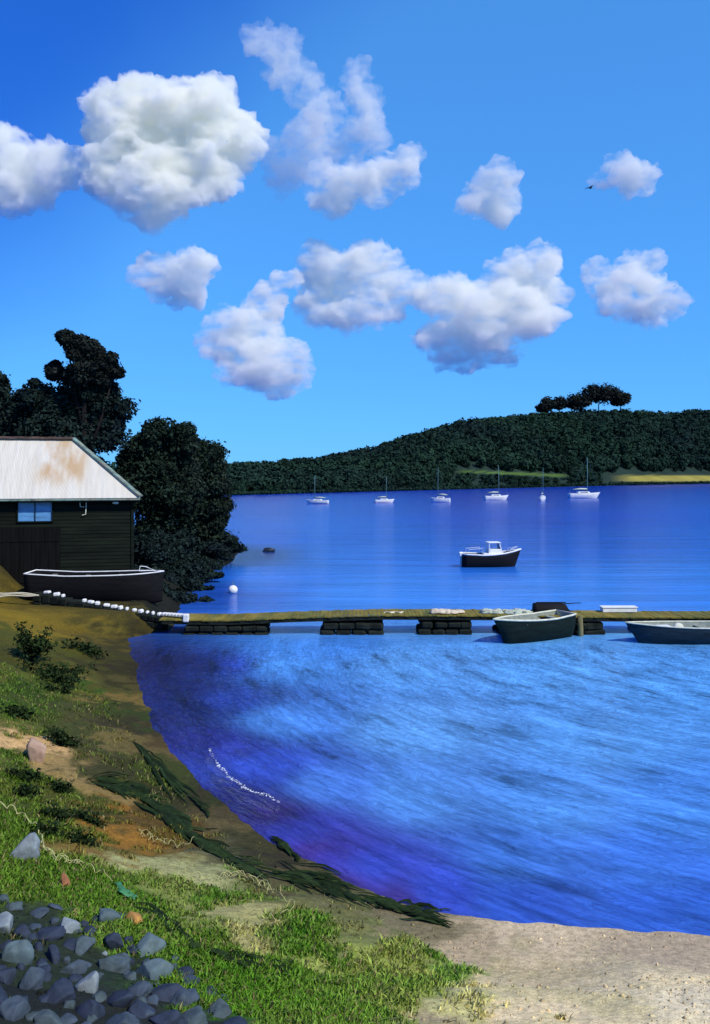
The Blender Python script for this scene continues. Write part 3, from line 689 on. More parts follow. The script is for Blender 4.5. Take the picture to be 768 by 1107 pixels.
    mb = MB(); mb.tube([bp(86, 541), bp(87, 548), bp(91, 548)], 0.03, 6); mb.tube([bp(93.5, 540), bp(93, 549), bp(92.6, 556), bp(89, 557)], 0.03, 6); mb.build('bracket', M['cream_paint'], o)
boathouse()

# ------------------------------------------------------------------ boats
def hull_shape(L, B, D, draft=0.2, sheer=0.25, n=20, m=10, stern=0.8, wall=0.04, floor=0.12, deck=False, fine=2.2, rk=0.10):
    """outer and inner skin lofted from stern (x=-L/2) to bow (x=+L/2); z=0 is the waterline. returns (bmesh holder, rim rows)"""
    mb = MB(); rows = []; inn = []; rim = []
    for i in range(n + 1):
        t = i / n
        hb = B / 2 * ((stern + (1 - stern) * math.sin(min(t / 0.4, 1) * math.pi / 2)) if t < 0.4 else max(0.0, 1 - ((t - 0.4) / 0.6) ** fine))
        hb = max(hb, 0.012)
        zt = (D - draft) * (1 + sheer * (max(0, (t - 0.3) / 0.7) ** 2) + 0.08 * (1 - min(t / .3, 1)))
        zb = -draft + (draft * 1.0) * max(0, (t - 0.72) / 0.28) ** 2
        x = -L / 2 + L * t
        rake = rk * L * max(0, (t - 0.75) / 0.25) ** 2
        row = []; irow = []
        for j in range(-m, m + 1):
            s = j / m; a = abs(s)
            y = hb * math.copysign(math.sin(a * math.pi / 2) ** 0.75, s); z = zb + (zt - zb) * (1 - math.cos(a * math.pi / 2)) ** 0.9
            fr = (z - zb) / max(zt - zb, 1e-6)
            xx = x - rake * (1 - fr) 
            row.append((xx, y, z))
            ih = max(hb - wall, 0.006); zi = max(zb + floor, zb) + (zt - zb - floor) * (1 - math.cos(a * math.pi / 2)) ** 0.9
            irow.append((xx - (0.5 * wall if t > .9 else 0) + (wall if t == 0 else 0), ih * math.copysign(math.sin(a * math.pi / 2) ** 0.75, s), zi))
        rows.append(row); inn.append(irow); rim.append((row[0], row[-1]))
    vo = mb.grid(rows)
    bm = mb.bm
    if deck:
        for i in range(n):
            bm.faces.new((vo[i][0], vo[i][-1], vo[i + 1][-1], vo[i + 1][0]))
        bm.faces.new(vo[0])
    else:
        bm.faces.new(vo[0]); mb.inner = inn
    return mb, rim

def boat(name, loc, rz, L, B, D, label, cat, hull_mat, rim_mat, group=None, draft=0.2, deck=False, rim_r=0.035, seats=2, lining=None, **kw):
    o = empty(name, loc, rz, label, cat, group)
    mb, rim = hull_shape(L, B, D, draft, deck=deck, **kw)
    h = mb.build('hull', hull_mat, o, smooth=True)
    if not deck:
        li = MB(); vi = li.grid(mb.inner); li.bm.faces.new(vi[0][::-1]); li.build('lining', lining or hull_mat, h, smooth=True)
    mb = MB(); p = [Vector(a) + Vector((0, 0, rim_r * .6)) for a, _ in rim]; q = [Vector(b) + Vector((0, 0, rim_r * .6)) for _, b in rim]
    mb.tube(p + q[::-1] + [p[0]], rim_r, 6); mb.build('gunwale', rim_mat, o, smooth=True)
    if seats and not deck:
        for i in range(seats):
            t = 0.16 + 0.62 * i / max(1, seats - 1) * 0.85 if seats > 1 else 0.4
            k = int(t * (len(rim) - 1)); a, b = Vector(rim[k][0]), Vector(rim[k][1]); c = (a + b) / 2
            MB().box(c + Vector((0, 0, -0.16)), (0.26, (a - b).length * 0.95, 0.04)).build('seat', M['boat_inside'], o)
    return o, rim

# black boat hauled out before the boathouse
v0 = at(30, 650, 47.2); v1 = at(175, 650, 47.2); cx = (v0.x + v1.x) / 2
o, rim = boat('black_boat', (cx, 47.6, 0.80), R(1.0), v1.x - v0.x, 2.1, 1.75, 'long black hauled out boat with a thin white gunwale in front of the boathouse', 'boat', M['black_paint'], M['white_paint'], draft=0.25, sheer=0.10, fine=5.0, rim_r=0.04, seats=3, stern=0.9, rk=0.01)
t = Vector(rim[-2][0])
MB().tube([t + Vector((-0.9, 0, 0.10)), t + Vector((-0.85, 0, 0.36)), t + Vector((-0.55, 0, 0.34)), t + Vector((0.0, 0, 0.12)), t + Vector((-0.9, 0, 0.10))], 0.028, 6).build('bow_fitting', M['white_paint'], o)
for x in (-2.4, 2.2): MB().box((x, 0, 0.02), (0.25, 1.9, 0.26)).build('chock', M['quay'], o)

# sailboats on their moorings: one is built, the rest are copies set to their own size
def sailboat():
    o, rim = boat('sailboat', (0, 0, 0), 0, 7.0, 2.1, 1.25, 'x', 'sailboat', M['white_paint'], M['white_paint'], draft=0.35, deck=True, seats=0, rim_r=0.04, sheer=0.3)
    mb = MB(); mb.box((-0.2, 0, 1.12), (2.6, 1.2, 0.42), None, 0.12); cb = mb.build('cabin', M['white_paint'], o)
    for s in (-1, 1): MB().box((-0.2, s * 0.605, 1.16), (1.7, 0.02, 0.15)).build('window', M['glass'], cb)
    MB().tube([(0.7, 0, 0.8), (0.72, 0, 4.5), (0.66, 0, 8.4)], [0.085, 0.08, 0.05], 8).build('mast', M['mast'], o, True)
    mb = MB(); mb.tube([(0.65, 0, 1.75), (-2.6, 0, 1.7)], 0.06, 8); bo = mb.build('boom', M['mast'], o, True)
    MB().tube([(0.6, 0, 1.9), (-0.9, 0, 1.92), (-2.5, 0, 1.8)], [0.10, 0.15, 0.06], 8).build('furled_sail', M['cream_paint'], bo, True)
    mb = MB(); mb.tube([(3.4, 0, 1.15), (0.67, 0, 8.2)], 0.012, 4); mb.tube([(-3.4, 0, 0.95), (0.66, 0, 8.3)], 0.012, 4); mb.build('rigging', M['mast'], o)
    MB().box((-3.55, 0, 0.15), (0.12, 0.06, 1.0)).build('rudder', M['white_paint'], o)
    return o
sb = sailboat(); SBG = 'sailboats moored before the far hill'
sail = [  # px centre, waterline py, length px, mast-top py, heading
    (343, 544.5, 25, 514, 172, 'sailboat moored nearest the headland, grey white hull with a short mast'),
    (416, 543.5, 22, 515, 10, 'small pale sailboat second from the headland, below the lower slope of the far hill'),
    (476, 543.0, 22, 505, 170, 'slim flat hulled sailboat third from the headland'),
    (537, 540.5, 27, 503, 8, 'bright white deep hulled sailboat under the green strip of the far hill'),
    (587, 541.5, 22, 505, 68, 'tiny end-on sailboat between the two whitest moored yachts'),
    (632, 538.5, 35, 494, 4, 'longest white sailboat, moored below the hilltop pines and nearest the yellow field')]
for i, (px, py, lp, mt, hd, lab) in enumerate(sail):
    o = sb if i == 0 else copy_tree(sb)
    w = on_water(px, py); L = lp * w.y / F
    hm = EYE + (HZ - mt) / F * w.y
    k = L / 7.0; o.location = w; o.rotation_euler = (R(random.uniform(-2, 2)), 0, R(hd)); o.scale = (k, k, hm / 8.4)
    tag(o, lab, 'sailboat', SBG)
    if i == 4: o.scale = (.75, .75, hm / 8.4)

# the motorboat in mid harbour
w = on_water(532, 612.5); L = 64 * w.y / F
o, rim = boat('motorboat', w, R(5), L, 1.9, 1.3, 'small dark hulled motorboat with a white deck and wheelhouse, alone in mid water', 'motorboat', M['black_paint'], M['white_paint'], draft=0.3, deck=True, rim_r=0.07, seats=0, sheer=0.42, stern=0.85)
mb = MB(); mb.box((0.1, 0, 1.12), (1.9, 1.5, 0.10), None, 0.02); mb.build('deck', M['white_paint'], o)
mb = MB(); x0, x1 = -0.35, 0.75
for y in (-0.5, 0.5):
    mb.tube([(x0, y, 1.15), (x0, y, 2.02)], 0.045, 6); mb.tube([(x1, y, 1.15), (x1 - 0.22, y, 2.02)], 0.045, 6)
mb.box((0.1, 0, 2.05), (1.1, 1.2, 0.08), None, 0.03); mb.box((0.2, 0, 1.32), (1.0, 1.06, 0.38), None, 0.03)
wh = mb.build('wheelhouse', M['white_paint'], o)
MB().box((0.62, 0, 1.75), (0.03, 0.98, 0.5), Matrix.Rotation(R(-14), 3, 'Y')).build('windscreen', M['glass'], wh)
for y in (-.6, .6): MB().tube([(-0.9, y, 1.05), (-0.9, y, 1.6), (-2.1, y, 1.5), (-2.1, y, 1.0)], 0.022, 6).build('rail', M['white_paint'], o)
mb = MB(); mb.box((-L / 2 - 0.16, 0, 1.05), (0.34, 0.34, 0.42), None, 0.08); mb.box((-L / 2 - 0.16, 0, 0.35), (0.12, 0.12, 1.1)); mb.build('outboard_motor', M['white_paint'], o)
mb = MB(); mb.tube([(1.5, -.45, 1.25), (1.5, -.45, 1.5), (2.2, 0, 1.68), (1.5, .45, 1.5), (1.5, .45, 1.25)], 0.02, 6); mb.build('bow_rail', M['white_paint'], o)

# ------------------------------------------------------------------ jetty and quay
DZ = lambda x: float(np.interp(x, [-12, -9, -6.5, -3, 1, 5, 9, 14, 24], [.80, .76, .72, .86, .98, .97, .93, .88, .86]))
JY0, JY1 = 42.0, 43.9
def jetty():
    o = empty('jetty', (6, (JY0 + JY1) / 2, 0), 0, 'long low wooden jetty with mossy olive boards on dark stone blocks', 'jetty')
    ox, oy = 6, (JY0 + JY1) / 2; mb = MB(); x = -9.6
    while x < 24:
        w_ = random.uniform(0.17, 0.22); z = DZ(x) - 0.03 + random.uniform(-.012, .012); sl_ = (DZ(x + .2) - DZ(x - .2)) / .4
        mb.box((x - ox + w_ / 2, random.uniform(-.04, .04), z), (w_ - 0.015, JY1 - JY0, 0.06), Matrix.Rotation(-math.atan(sl_), 3, 'Y') @ Matrix.Rotation(R(random.uniform(-.4, .4)), 3, 'Z'))
        x += w_
    mb.build('deck', M['deck'], o)
    for y in (JY0 + 0.12, JY1 - 0.12):
        mb = MB(); xs = np.linspace(-9.5, 24, 60)
        rows = [[(a - ox, y - oy + dy, DZ(a) - dz) for dy, dz in ((-.08, .066), (.08, .066), (.08, .24), (-.08, .24), (-.08, .066))] for a in xs]
        mb.grid(rows); mb.build('beam', M['quay'], o)
    for px0, px1 in ((196, 290), (345, 415), (452, 511), (538, 592), (606, 655), (690, 800), (850, 880)):
        X0, X1 = (px0 - 384) / F * 42.1, (px1 - 384) / F * 42.1
        mb = MB(); n = max(2, int((X1 - X0) / random.uniform(.5, .9))); rws = 4
        for j in range(rws):
            for i in range(n):
                for yy in (0, 1, 2):
                    w_ = (X1 - X0) / n; zt = min(DZ(X0), DZ(X1)) - 0.31
                    hgt = (zt + 0.9) / rws
                    mb.box((X0 + (i + .5) * w_ - ox + (0.2 * w_ if j % 2 else 0) * (1 if i < n - 1 else 0), -0.62 + yy * 0.62 + random.uniform(-.05, .03), -0.9 + hgt * (j + .5)), (w_ * random.uniform(.8, 1.08), 0.60 * random.uniform(.9, 1.0), hgt * random.uniform(.85, 1.1)), Matrix.Rotation(R(random.uniform(-8, 8)), 3, 'Z') @ Matrix.Rotation(R(random.uniform(-4, 4)), 3, 'Y'), 0.09)
        mb.build('stone_block', M['quay'], o)
    return o
jetty()
MB  # noqa
v = on_water(628, 688)
o = MB().tube([(0, 0, -1.2), (0.02, 0, 0.3), (0, 0.02, 0.98)], [0.15, 0.14, 0.12], 10).build('mooring_post', M['post'], None, True)
o.location = (v.x, 41.75, 0); tag(o, 'short pale olive mooring post at the jetty side between the two moored dinghies', 'post')

def quay():
    o = empty('quay_wall', (-12.5, 44.3, 0), 0, 'low dark rough stone quay wall running from the grass bank to the jetty', 'wall')
    path = [(-17.2, 46.3, 1.55), (-15.6, 45.6, 1.35), (-14.0, 45.0, 1.12), (-12.4, 44.3, 0.95), (-10.8, 43.6, 0.82), (-9.5, 43.0, 0.74)]
    mb = MB()
    for (a, b) in zip(path, path[1:]):
        a = Vector(a); b = Vector(b); d = b - a; ang = math.atan2(d.y, d.x); L = math.hypot(d.x, d.y)
        for i in range(3):
            for j in range(4):
                p = a.lerp(b, (i + .5) / 3); h = (p.z + 0.5) / 4
                p2 = Vector((p.x + 12.5, p.y - 44.3, -0.5 + h * (j + .5)))
                mb.box(p2 + Vector((random.uniform(-.03, .03), random.uniform(-.04, .04), 0)), (L / 3 * random.uniform(.93, 1.0), 0.6, h * .96), Matrix.Rotation(ang + R(random.uniform(-3, 3)), 3, 'Z'), 0.05)
    mb.build('stonework', M['quay'], o)
    return path
qp = quay()
def on_quay(px):
    best = None
    for s in np.linspace(0, 4.999, 800):
        k = int(s); a, b = Vector(qp[k]), Vector(qp[k + 1]); p = a.lerp(b, s - k)
        e = abs(384 + p.x / p.y * F - px)
        if best is None or e < best[0]: best = (e, p)
    return best[1]
for i, (px, w_) in enumerate([(52, 9), (62, 8), (69, 4), (92, 5), (99, 8), (106, 6), (116, 8), (124, 8), (131, 5), (138, 4), (146, 5), (153, 6), (160, 3.5), (166, 4), (173, 5)]):
    p = on_quay(px); k = p.y / F
    mb = MB(); mb.box((0, 0, 0.09), (w_ * k * .85, 0.26, random.uniform(.15, .22)), Matrix.Rotation(R(random.uniform(-8, 8)), 3, 'Y') @ Matrix.Rotation(R(random.uniform(-25, 5)), 3, 'Z'), 0.05)
    o = mb.build('kerb_stone', M['white_paint']); o.location = p + Vector((0, -0.1, 0.0))
    tag(o, 'small whitewashed kerb stone in the dashed row along the quay top', 'kerb stone', 'whitewashed kerb stones along the quay')
a = on_quay(176); b = Vector((-8.35, 42.3, 0.80)); mb = MB(); d = b - a; q = d.to_track_quat('X', 'Z').to_matrix()
for i in range(7): mb.box(a.lerp(b, (i + .5) / 7) + Vector((0, -.05, 0.11)) - a, (d.length / 7 * .97, 0.3, 0.16), q, 0.04)
mb.box(b - a + Vector((0.05, -0.2, 0.02)), (0.3, 0.3, 0.4), None, 0.05)
o = mb.build('kerb', M['white_paint']); o.location = a; tag(o, 'continuous white kerb ending at the first boards of the jetty', 'kerb')

# dinghy moored at the jetty, bow towards the viewer
p = on_water(572, 690)
o, rim = boat('dinghy', (p.x, 40.75, 0.03), R(180 + 30), 4.5, 1.7, 1.22, 'dark green open dinghy with a cream gunwale, moored bow outward against the jetty', 'dinghy', M['green_paint'], M['cream_paint'], draft=0.22, seats=2, rim_r=0.05, sheer=0.12, rk=0.16, lining=M['boat_inside'])
p = on_water(735, 692)
o, rim = boat('dinghy', (p.x + 0.4, 40.3, 0.0), R(184), 6.4, 1.9, 1.02, 'dark blue dinghy with a thin cream rim, moored where the jetty meets the picture edge', 'dinghy', M['blue_paint'], M['cream_paint'], draft=0.25, seats=3, rim_r=0.035, sheer=0.22, lining=M['boat_inside'])
mb = MB(); mb.blob((0.7, 0.1, 0.72), (0.26, 0.2, 0.2), 3, 0.1, seed=4); mb.box((0.7, 0.1, 0.5), (0.3, 0.25, 0.4)); mb.build('engine_cowl', M['cream_paint'], o, True)
mb = MB(); mb.box((1.5, 0, 0.72), (1.1, 0.9, 0.06), None, 0.02); mb.build('foredeck', M['white_paint'], o)
# things on the jetty boards
def on_jetty(px, dy): 
    y = JY0 + dy; x = (px - 384) / F * y; return Vector((x, y, DZ(x)))
g = on_jetty(548, 0.75)
o = empty('fishing_net', g, 0, 'heap of pale green fishing net on the jetty beside the green dinghy', 'fishing net')
nm = MB()
for k in range(9): nm.blob((random.uniform(-1.1, 1.1), random.uniform(-.3, .3), 0.02), (random.uniform(.25, .5), .3, random.uniform(.1, .2)), 3, 0.5, 2.5, k, 0.1)
nm.build('mesh_heap', M['net'], o, True)
for k in range(14):
    x, y = random.uniform(-1.3, 1.2), random.uniform(-.5, .1)
    nm = MB(); nm.tube([(x + .12 * math.cos(t * .9), y + .09 * math.sin(t * .9), 0.16 + 0.03 * math.sin(t * 2 + k)) for t in range(8)], 0.018, 5); nm.build('cord', M['cream_paint'], o)
g = on_jetty(484, 0.5); mb = MB()
for k in range(5): mb.blob((-0.6 + k * 0.29, random.uniform(-.1, .1), 0.06), (0.3, 0.26, random.uniform(.12, .2)), 3, 0.2, 1.6, k + 20, 0.2)
o = mb.build('canvas_sack', M['canvas'], None, True); o.location = g; tag(o, 'lumpy pale canvas sack lying at the edge of the jetty', 'sack')
g = on_jetty(425, 0.5); mb = MB()
for k in range(3): mb.tube([(k * .04 - 0.45 + 0.9 * t / 12, 0.08 * math.sin(t + k), 0.03 + .02 * k) for t in range(13)], 0.025, 6)
o = mb.build('rope', M['rope']); o.location = g; tag(o, 'loose pale rope stretched on the jetty edge over the second stone block', 'rope')
# dark upturned dinghy
g = on_jetty(598, 1.35)
o = empty('upturned_dinghy', g, 0, 'small black dinghy lying upside down on the jetty behind the green dinghy', 'dinghy')
mb, rim = hull_shape(1.95, 0.95, 0.42, 0.40, n=16, sheer=0.15, floor=0.05)
h = mb.build('hull', M['black_paint'], o, True); h.rotation_euler = (R(180), 0, 0); h.location = (0, 0, 0.05)
mb = MB(); mb.box((-0.1, 0, 0.47), (1.5, 0.04, 0.05)); mb.build('keel', M['black_paint'], o)
mb = MB(); mb.tube([(-0.95, -0.2, 0.33), (1.1, 0.1, 0.42)], 0.025, 6); mb.box((1.25, .12, .425), (.4, .13, .025)); mb.build('oar', M['black_paint'], o)
# long white locker
g = on_jetty(669, 1.5)
o = empty('locker', g, 0, 'long low white locker on the far side of the jetty', 'locker')
MB().box((0, 0, 0.12), (1.72, 0.5, 0.2), None, 0.015).build('body', M['white_paint'], o); MB().box((0, 0, 0.262), (1.82, 0.56, 0.055), None, 0.015).build('lid', M['white_paint'], o)
# rope line from the bank to the kerb
mb = MB()
for k in range(3):
    pts = []
    for t in np.linspace(0, 1, 12):
        v = at(-10 + 52 * t, 643 + 4 * (1 - t) * (k - 1) * .8 + math.sin(t * 7 + k), 45.6 - 0.0 * t); v.z = max(v.z, float(ground_z(v.x, v.y)) + 0.05) ; pts.append(v)
    mb.tube(pts, 0.035, 5)
o = mb.build('mooring_rope', M['rope']); tag(o, 'slack pale mooring ropes running in from the left bank to the quay stones', 'rope')

# buoy, rock
w = on_water(252, 641); o = empty('buoy', w, 0, 'small round white mooring buoy floating off the jetty', 'buoy')
MB().blob((0, 0, 0.2), (0.31, 0.31, 0.31), 3, 0.0).build('float', M['white_paint'], o, True); mb = MB(); mb.tube([(0, 0, .5), (0, 0, .58), (.07, 0, .66), (0, 0, .72), (-.07, 0, .66), (0, 0, .58)], .02, 5); mb.build('ring', M['mast'], o)
w = on_water(291, 596); o = MB().blob((0, 0, 0.05), (0.62, 0.4, 0.32), 3, 0.35, 1.2, 3).build('rock', M['black_rock'], None, True); o.location = w; tag(o, 'lone dark rock breaking the surface off the headland', 'rock')
# gull
g = at(638, 203, 115); o = empty('bird', g, R(25), 'tiny dark bird gliding below the cloud high on the right', 'bird')
mb = MB(); mb.blob((0, 0, 0), (0.3, 0.11, 0.1), 3, 0.02); mb.blob((0.3, 0, 0.05), (0.1, 0.08, 0.08), 2, 0.02); mb.tube([(0.38, 0, .05), (0.48, 0, .03)], [.03, .008], 6)
mb.grid([[(-.05 + .1, s * .05, .05), (-.15, s * .05, .04)] if False else [(-0.1, 0, 0.02), (-.45, -.07, 0.0)], [(-.1, 0, 0.0), (-.45, .07, 0.0)]])
mb.build('body', M['bird'], o, True)
for s in (-1, 1):
    mb = MB(); mb.grid([[(.14, s * .06, .05), (-.14, s * .06, .04)], [(.18, s * .35, .2), (-.1, s * .35, .18)], [(.06, s * .68, .16), (-.1, s * .66, .14)], [(-.1, s * .88, .08), (-.14, s * .86, .07)]])
    w_ = mb.build('wing', M['bird'], o); md = w_.modifiers.new('s', 'SOLIDIFY'); md.thickness = 0.02

# ------------------------------------------------------------------ near bank: stones, weed, plants, grass
used = []
def stone(px, py, wpx, hpx, m, label, seed, group=None, name='stone', sharp=0.35):
    g = ground_at(px, py + hpx * 0.3); k = g.y / F
    mb = MB(); r_ = (wpx / 2 * k, wpx / 2 * k * random.uniform(.7, 1.0), hpx / 2 * k * 1.05); lvl = 4 if wpx > 23 else 3
    mb.blob((0, 0, 0), r_, lvl, sharp, 0.9, seed)
    # knock flat faces into it
    for v in mb.bm.verts:
        for d in range(8):
            rr_ = random.Random(seed * 31 + d); n = Vector((rr_.gauss(0, 1), rr_.gauss(0, 1), rr_.gauss(0, 1))).normalized()
            c = Vector((v.co.x / r_[0], v.co.y / r_[1], v.co.z / r_[2])); e = c.dot(n) - 0.60
            if e > 0: c -= n * e * 0.85; v.co = Vector((c.x * r_[0], c.y * r_[1], c.z * r_[2]))
    o = mb.build(name, m, None, True); o.location = g + Vector((0, 0, r_[2] * 0.22)); o.rotation_euler = (random.uniform(-.3, .3), random.uniform(-.3, .3), random.uniform(-1.5, 1.5))
    tag(o, label, 'stone', group); used.append((px, py, max(wpx, hpx) / 2)); return o
stone(27, 914, 34, 44, M['stone_pale'], 'pale smooth upright stone standing in the grass of the left bank', 1)
stone(73, 999, 26, 26, M['stone_pale'], 'pale block shaped stone at the upper edge of the stone heap', 2)
stone(4, 997, 28, 30, M['stone_pale'], 'pale stone cut by the left picture edge at the top of the stone heap', 3)
stone(116, 989, 34, 24, M['stone_mid'], 'flat grey green stone topping the heap next to the orange stone', 4)
stone(144, 992, 28, 16, M['stone_orange'], 'small orange brown stone among grey ones at the top of the heap', 5)
stone(70, 951, 12, 22, M['brick'], 'reddish brick fragment lying in the grass above the stones', 6, sharp=0.15, name='brick')
stone(38, 806, 34, 50, M['pink_rock'], 'pinkish tall boulder half buried in the upper left bank', 7, name='boulder')
stone(96, 1062, 30, 30, M['stone_pale'], 'pale streaked stone low in the middle of the heap', 8)
stone(113, 1030, 9, 9, M['stone_pale'], 'small pale pebble between the big stones of the heap', 9)
stone(162, 1018, 42, 34, M['stone_mid'], 'rounded grey green stone on the right shoulder of the heap', 10)
stone(167, 1044, 48, 34, M['stone_mid'], 'broad grey green stone with a pale lower lip at the right of the heap', 11)
stone(22, 1030, 36, 32, M['stone_mid'], 'square grey green stone at the left of the heap', 12)
SGR = 'blue grey stones of the heap'; sid = 20
for (px, py, w_, h_) in [(50, 1008, 40, 26), (122, 1014, 40, 30), (60, 1032, 30, 26), (90, 1020, 34, 26), (124, 1042, 42, 36), (180, 1070, 48, 34), (200, 1080, 40, 30), (30, 1062, 44, 36), (66, 1072, 40, 34),
                         (126, 1080, 44, 36), (150, 1090, 40, 32), (236, 1092, 42, 26), (212, 1100, 40, 30), (96, 1092, 44, 34), (14, 1092, 44, 36), (52, 1098, 44, 32), (178, 1102, 44, 30), (148, 1066, 36, 30), (8, 1054, 36, 34), (84, 1048, 32, 26),
                         (24, 1006, 26, 22), (100, 1006, 24, 18), (130, 1108, 50, 34), (256, 1106, 34, 24), (30, 1118, 50, 36), (86, 1122, 50, 36), (-14, 1030, 36, 34), (-16, 1076, 44, 40), (200, 1052, 24, 20), (212, 1062, 18, 14), (226, 1074, 20, 14), (144, 1030, 18, 14), (108, 1076, 20, 16), (48, 1050, 22, 18), (42, 986, 30, 18), (18, 982, 26, 16), (60, 978, 18, 12), (0, 974, 24, 18), (90, 1000, 16, 12), (136, 1050, 14, 11), (190, 1036, 14, 11), (162, 1084, 20, 15), (240, 1082, 15, 11), (40, 1040, 16, 13)] + [(x_ + random.uniform(-12, 12), y_ + random.uniform(-8, 8), random.uniform(12, 22), random.uniform(10, 18)) for x_ in range(0, 240, 26) for y_ in range(1000, 1110, 20) if y_ > 985 + max(0, x_ - 120) * .75]:
    sid += 1
    stone(px + random.uniform(-4, 4), py + random.uniform(-3, 3), w_ * random.uniform(.75, 1.1), h_ * random.uniform(.6, .85), M[random.choice(['stone', 'stone_navy', 'stone_navy', 'stone_teal'])], 'dark blue grey rounded stone of the heap in the lower left corner', sid, SGR)

def ribbon(path, width, n_strands, seed, spread, name, label, m, cat='seaweed', lift=0.04):
    """a drift of many narrow blades lying along a ground path (picture points)"""
    g = np.random.default_rng(seed); P = np.array(path, float)
    seg = np.r_[0, np.cumsum(np.hypot(*np.diff(P, axis=0).T))]; T = seg[-1]
    mb = MB()
    for s in range(n_strands):
        t0 = g.random() * 0.9 * T; ln = min(T * 0.5, g.uniform(22, 55)); k = 9; off = g.normal() * spread; tilt = g.normal() * .16; base_w = width * g.uniform(.3, .8)
        rows = []
        for i in range(k):
            t = min(t0 + ln * i / (k - 1), T); x = np.interp(t, seg, P[:, 0]); y = np.interp(t, seg, P[:, 1])
            env = 0.5 + 0.5 * math.sin(math.pi * min(max(t / T, 0.02), .98))
            x += off * env * 0.35 + g.normal() * 0.5; y += off * env + tilt * (t - t0) + 1.3 * math.sin(i * 0.9 + s) * 0.7
            v = ground_at(x, y); u = i / (k - 1); wd = base_w * math.sin(math.pi * min(max(u, .03), .97)) ** 0.7 * v.y / F
            z = max(v.z, 0.0) + lift * (0.2 + (s % 5) / 6) + 0.05 * math.sin(math.pi * u)
            rows.append([(v.x - wd * .5, v.y - wd * .6, z), (v.x, v.y, z + wd * .3), (v.x + wd * .5, v.y + wd * .6, z)])
        mb.grid(rows)
    o = mb.build(name, m, None, True, recalc=False); tag(o, label, cat); return o
ribbon([(138, 796), (160, 820), (180, 842), (205, 862), (226, 882)], 5, 28, 1, 1.8, 'seaweed', 'thin dark strand of seaweed reaching up the middle of the bank', M['weed'])
ribbon([(92, 846), (108, 848), (135, 856), (160, 868), (185, 884), (205, 898)], 7, 46, 2, 5.0, 'seaweed', 'dark clump of seaweed at the top of the tide line on the brown bank', M['weed'])
ribbon([(190, 896), (225, 918), (265, 935), (310, 945), (350, 958), (395, 974), (440, 986), (490, 996)], 6, 100, 3, 5.0, 'seaweed', 'long thick drift of dark seaweed curving down to the sandy beach', M['weed'])
ribbon([(292, 908), (310, 920), (322, 930)], 6, 14, 4, 2.0, 'seaweed', 'short dark frond of seaweed beside the water above the long drift', M['weed'])
ribbon([(196, 1028), (230, 1034), (265, 1040), (316, 1050)], 6, 16, 5, 1.8, 'seaweed', 'dark green frond lying on the grass below the sandy path', M['weed'])
ribbon([(140, 978), (170, 988), (195, 1008), (210, 1024)], 4, 12, 6, 1.4, 'seaweed', 'thin curved dark frond bordering the sandy path above the stones', M['weed'])
ribbon([(122, 952), (132, 968), (146, 976)], 7, 10, 7, 1.2, 'frond', 'bright green curled leaf beside the pale tangled stems', M['leaf_green'], cat='leaf')

def bush(px, py, wpx, hpx, n, label, seed, leafpx=4.0, m='bush', name='bush', flat=False):
    g = np.random.default_rng(seed); b = ground_at(px, py); k = b.y / F
    o = empty(name, b, 0, label, 'bush'); mb = MB(); cs = []; ns = []
    br = max(5, n // 60)
    for i in range(br):
        tip = Vector((g.uniform(-1, 1) * wpx / 2 * k, g.uniform(-.6, .6) * wpx / 2 * k, (g.uniform(.35, 1) if not flat else g.uniform(.15, .6)) * hpx * k))
        zz = float(ground_z(b.x + tip.x, b.y + tip.y)) - b.z; tip.z += max(zz, -0.2)
        mid = tip * 0.5 + Vector((0, 0, 0.12 * hpx * k)); mb.tube([(0, 0, -.05), mid, tip], [.02, .014, .006], 5)
        for j in range(n // br):
            t = g.uniform(.25, 1.05); p = (mid.lerp(tip, (t - .5) * 2) if t > .5 else mid * t * 2)
            cs.append(np.array(p) + g.normal(size=3) * leafpx * k * 0.9); ns.append(g.normal(size=3) + np.array([0, 0, .8]))
    V, Fc = leaf_quads(np.array(cs), np.array(ns), np.full(len(cs), leafpx * k * .6), seed)
    mesh_np('foliage', V, Fc, M[m], o); mb.build('stem', M['bark'], o)
    return o
bush(34, 716, 44, 40, 900, 'small dark straggly bush standing alone in the brown upper bank', 1, 4)
bush(48, 730, 90, 14, 700, 'low dark sprawling bush spreading across the bank below the standing one', 2, 4, flat=True)
bush(95, 705, 60, 10, 450, 'low dark creeping bush between the sandy bank and the water', 3, 3.5, flat=True)
bush(62, 748, 26, 9, 260, 'small dark tuft at the foot of the sprawling bush', 4, 3.5, flat=True)
bush(20, 775, 26, 12, 300, 'small dark tuft beside the pinkish boulder', 5, 4, flat=True)
bush(70, 806, 46, 16, 520, 'dark tuft in the hollow right of the pinkish boulder', 6, 4, flat=True)
for i, (px, py, w_, lab) in enumerate([(30, 842, 30, 'upper left of the heathery tufts on the orange bank'), (66, 856, 34, 'upper right of the heathery tufts on the orange bank'), (28, 860, 32, 'second row left tuft of dark heather on the orange bank'), (60, 884, 46, 'broad middle tuft of dark heather on the orange bank'),
                                  (96, 888, 40, 'right hand tuft of dark heather on the orange bank'), (52, 902, 26, 'lowest left tuft of dark heather, above the pale stems'), (92, 912, 34, 'lowest right tuft of dark heather, above the pale stems')]):
    bush(px, py, w_, 9, 380, lab, 20 + i, 4.2, flat=True, name='heather', m='weed')

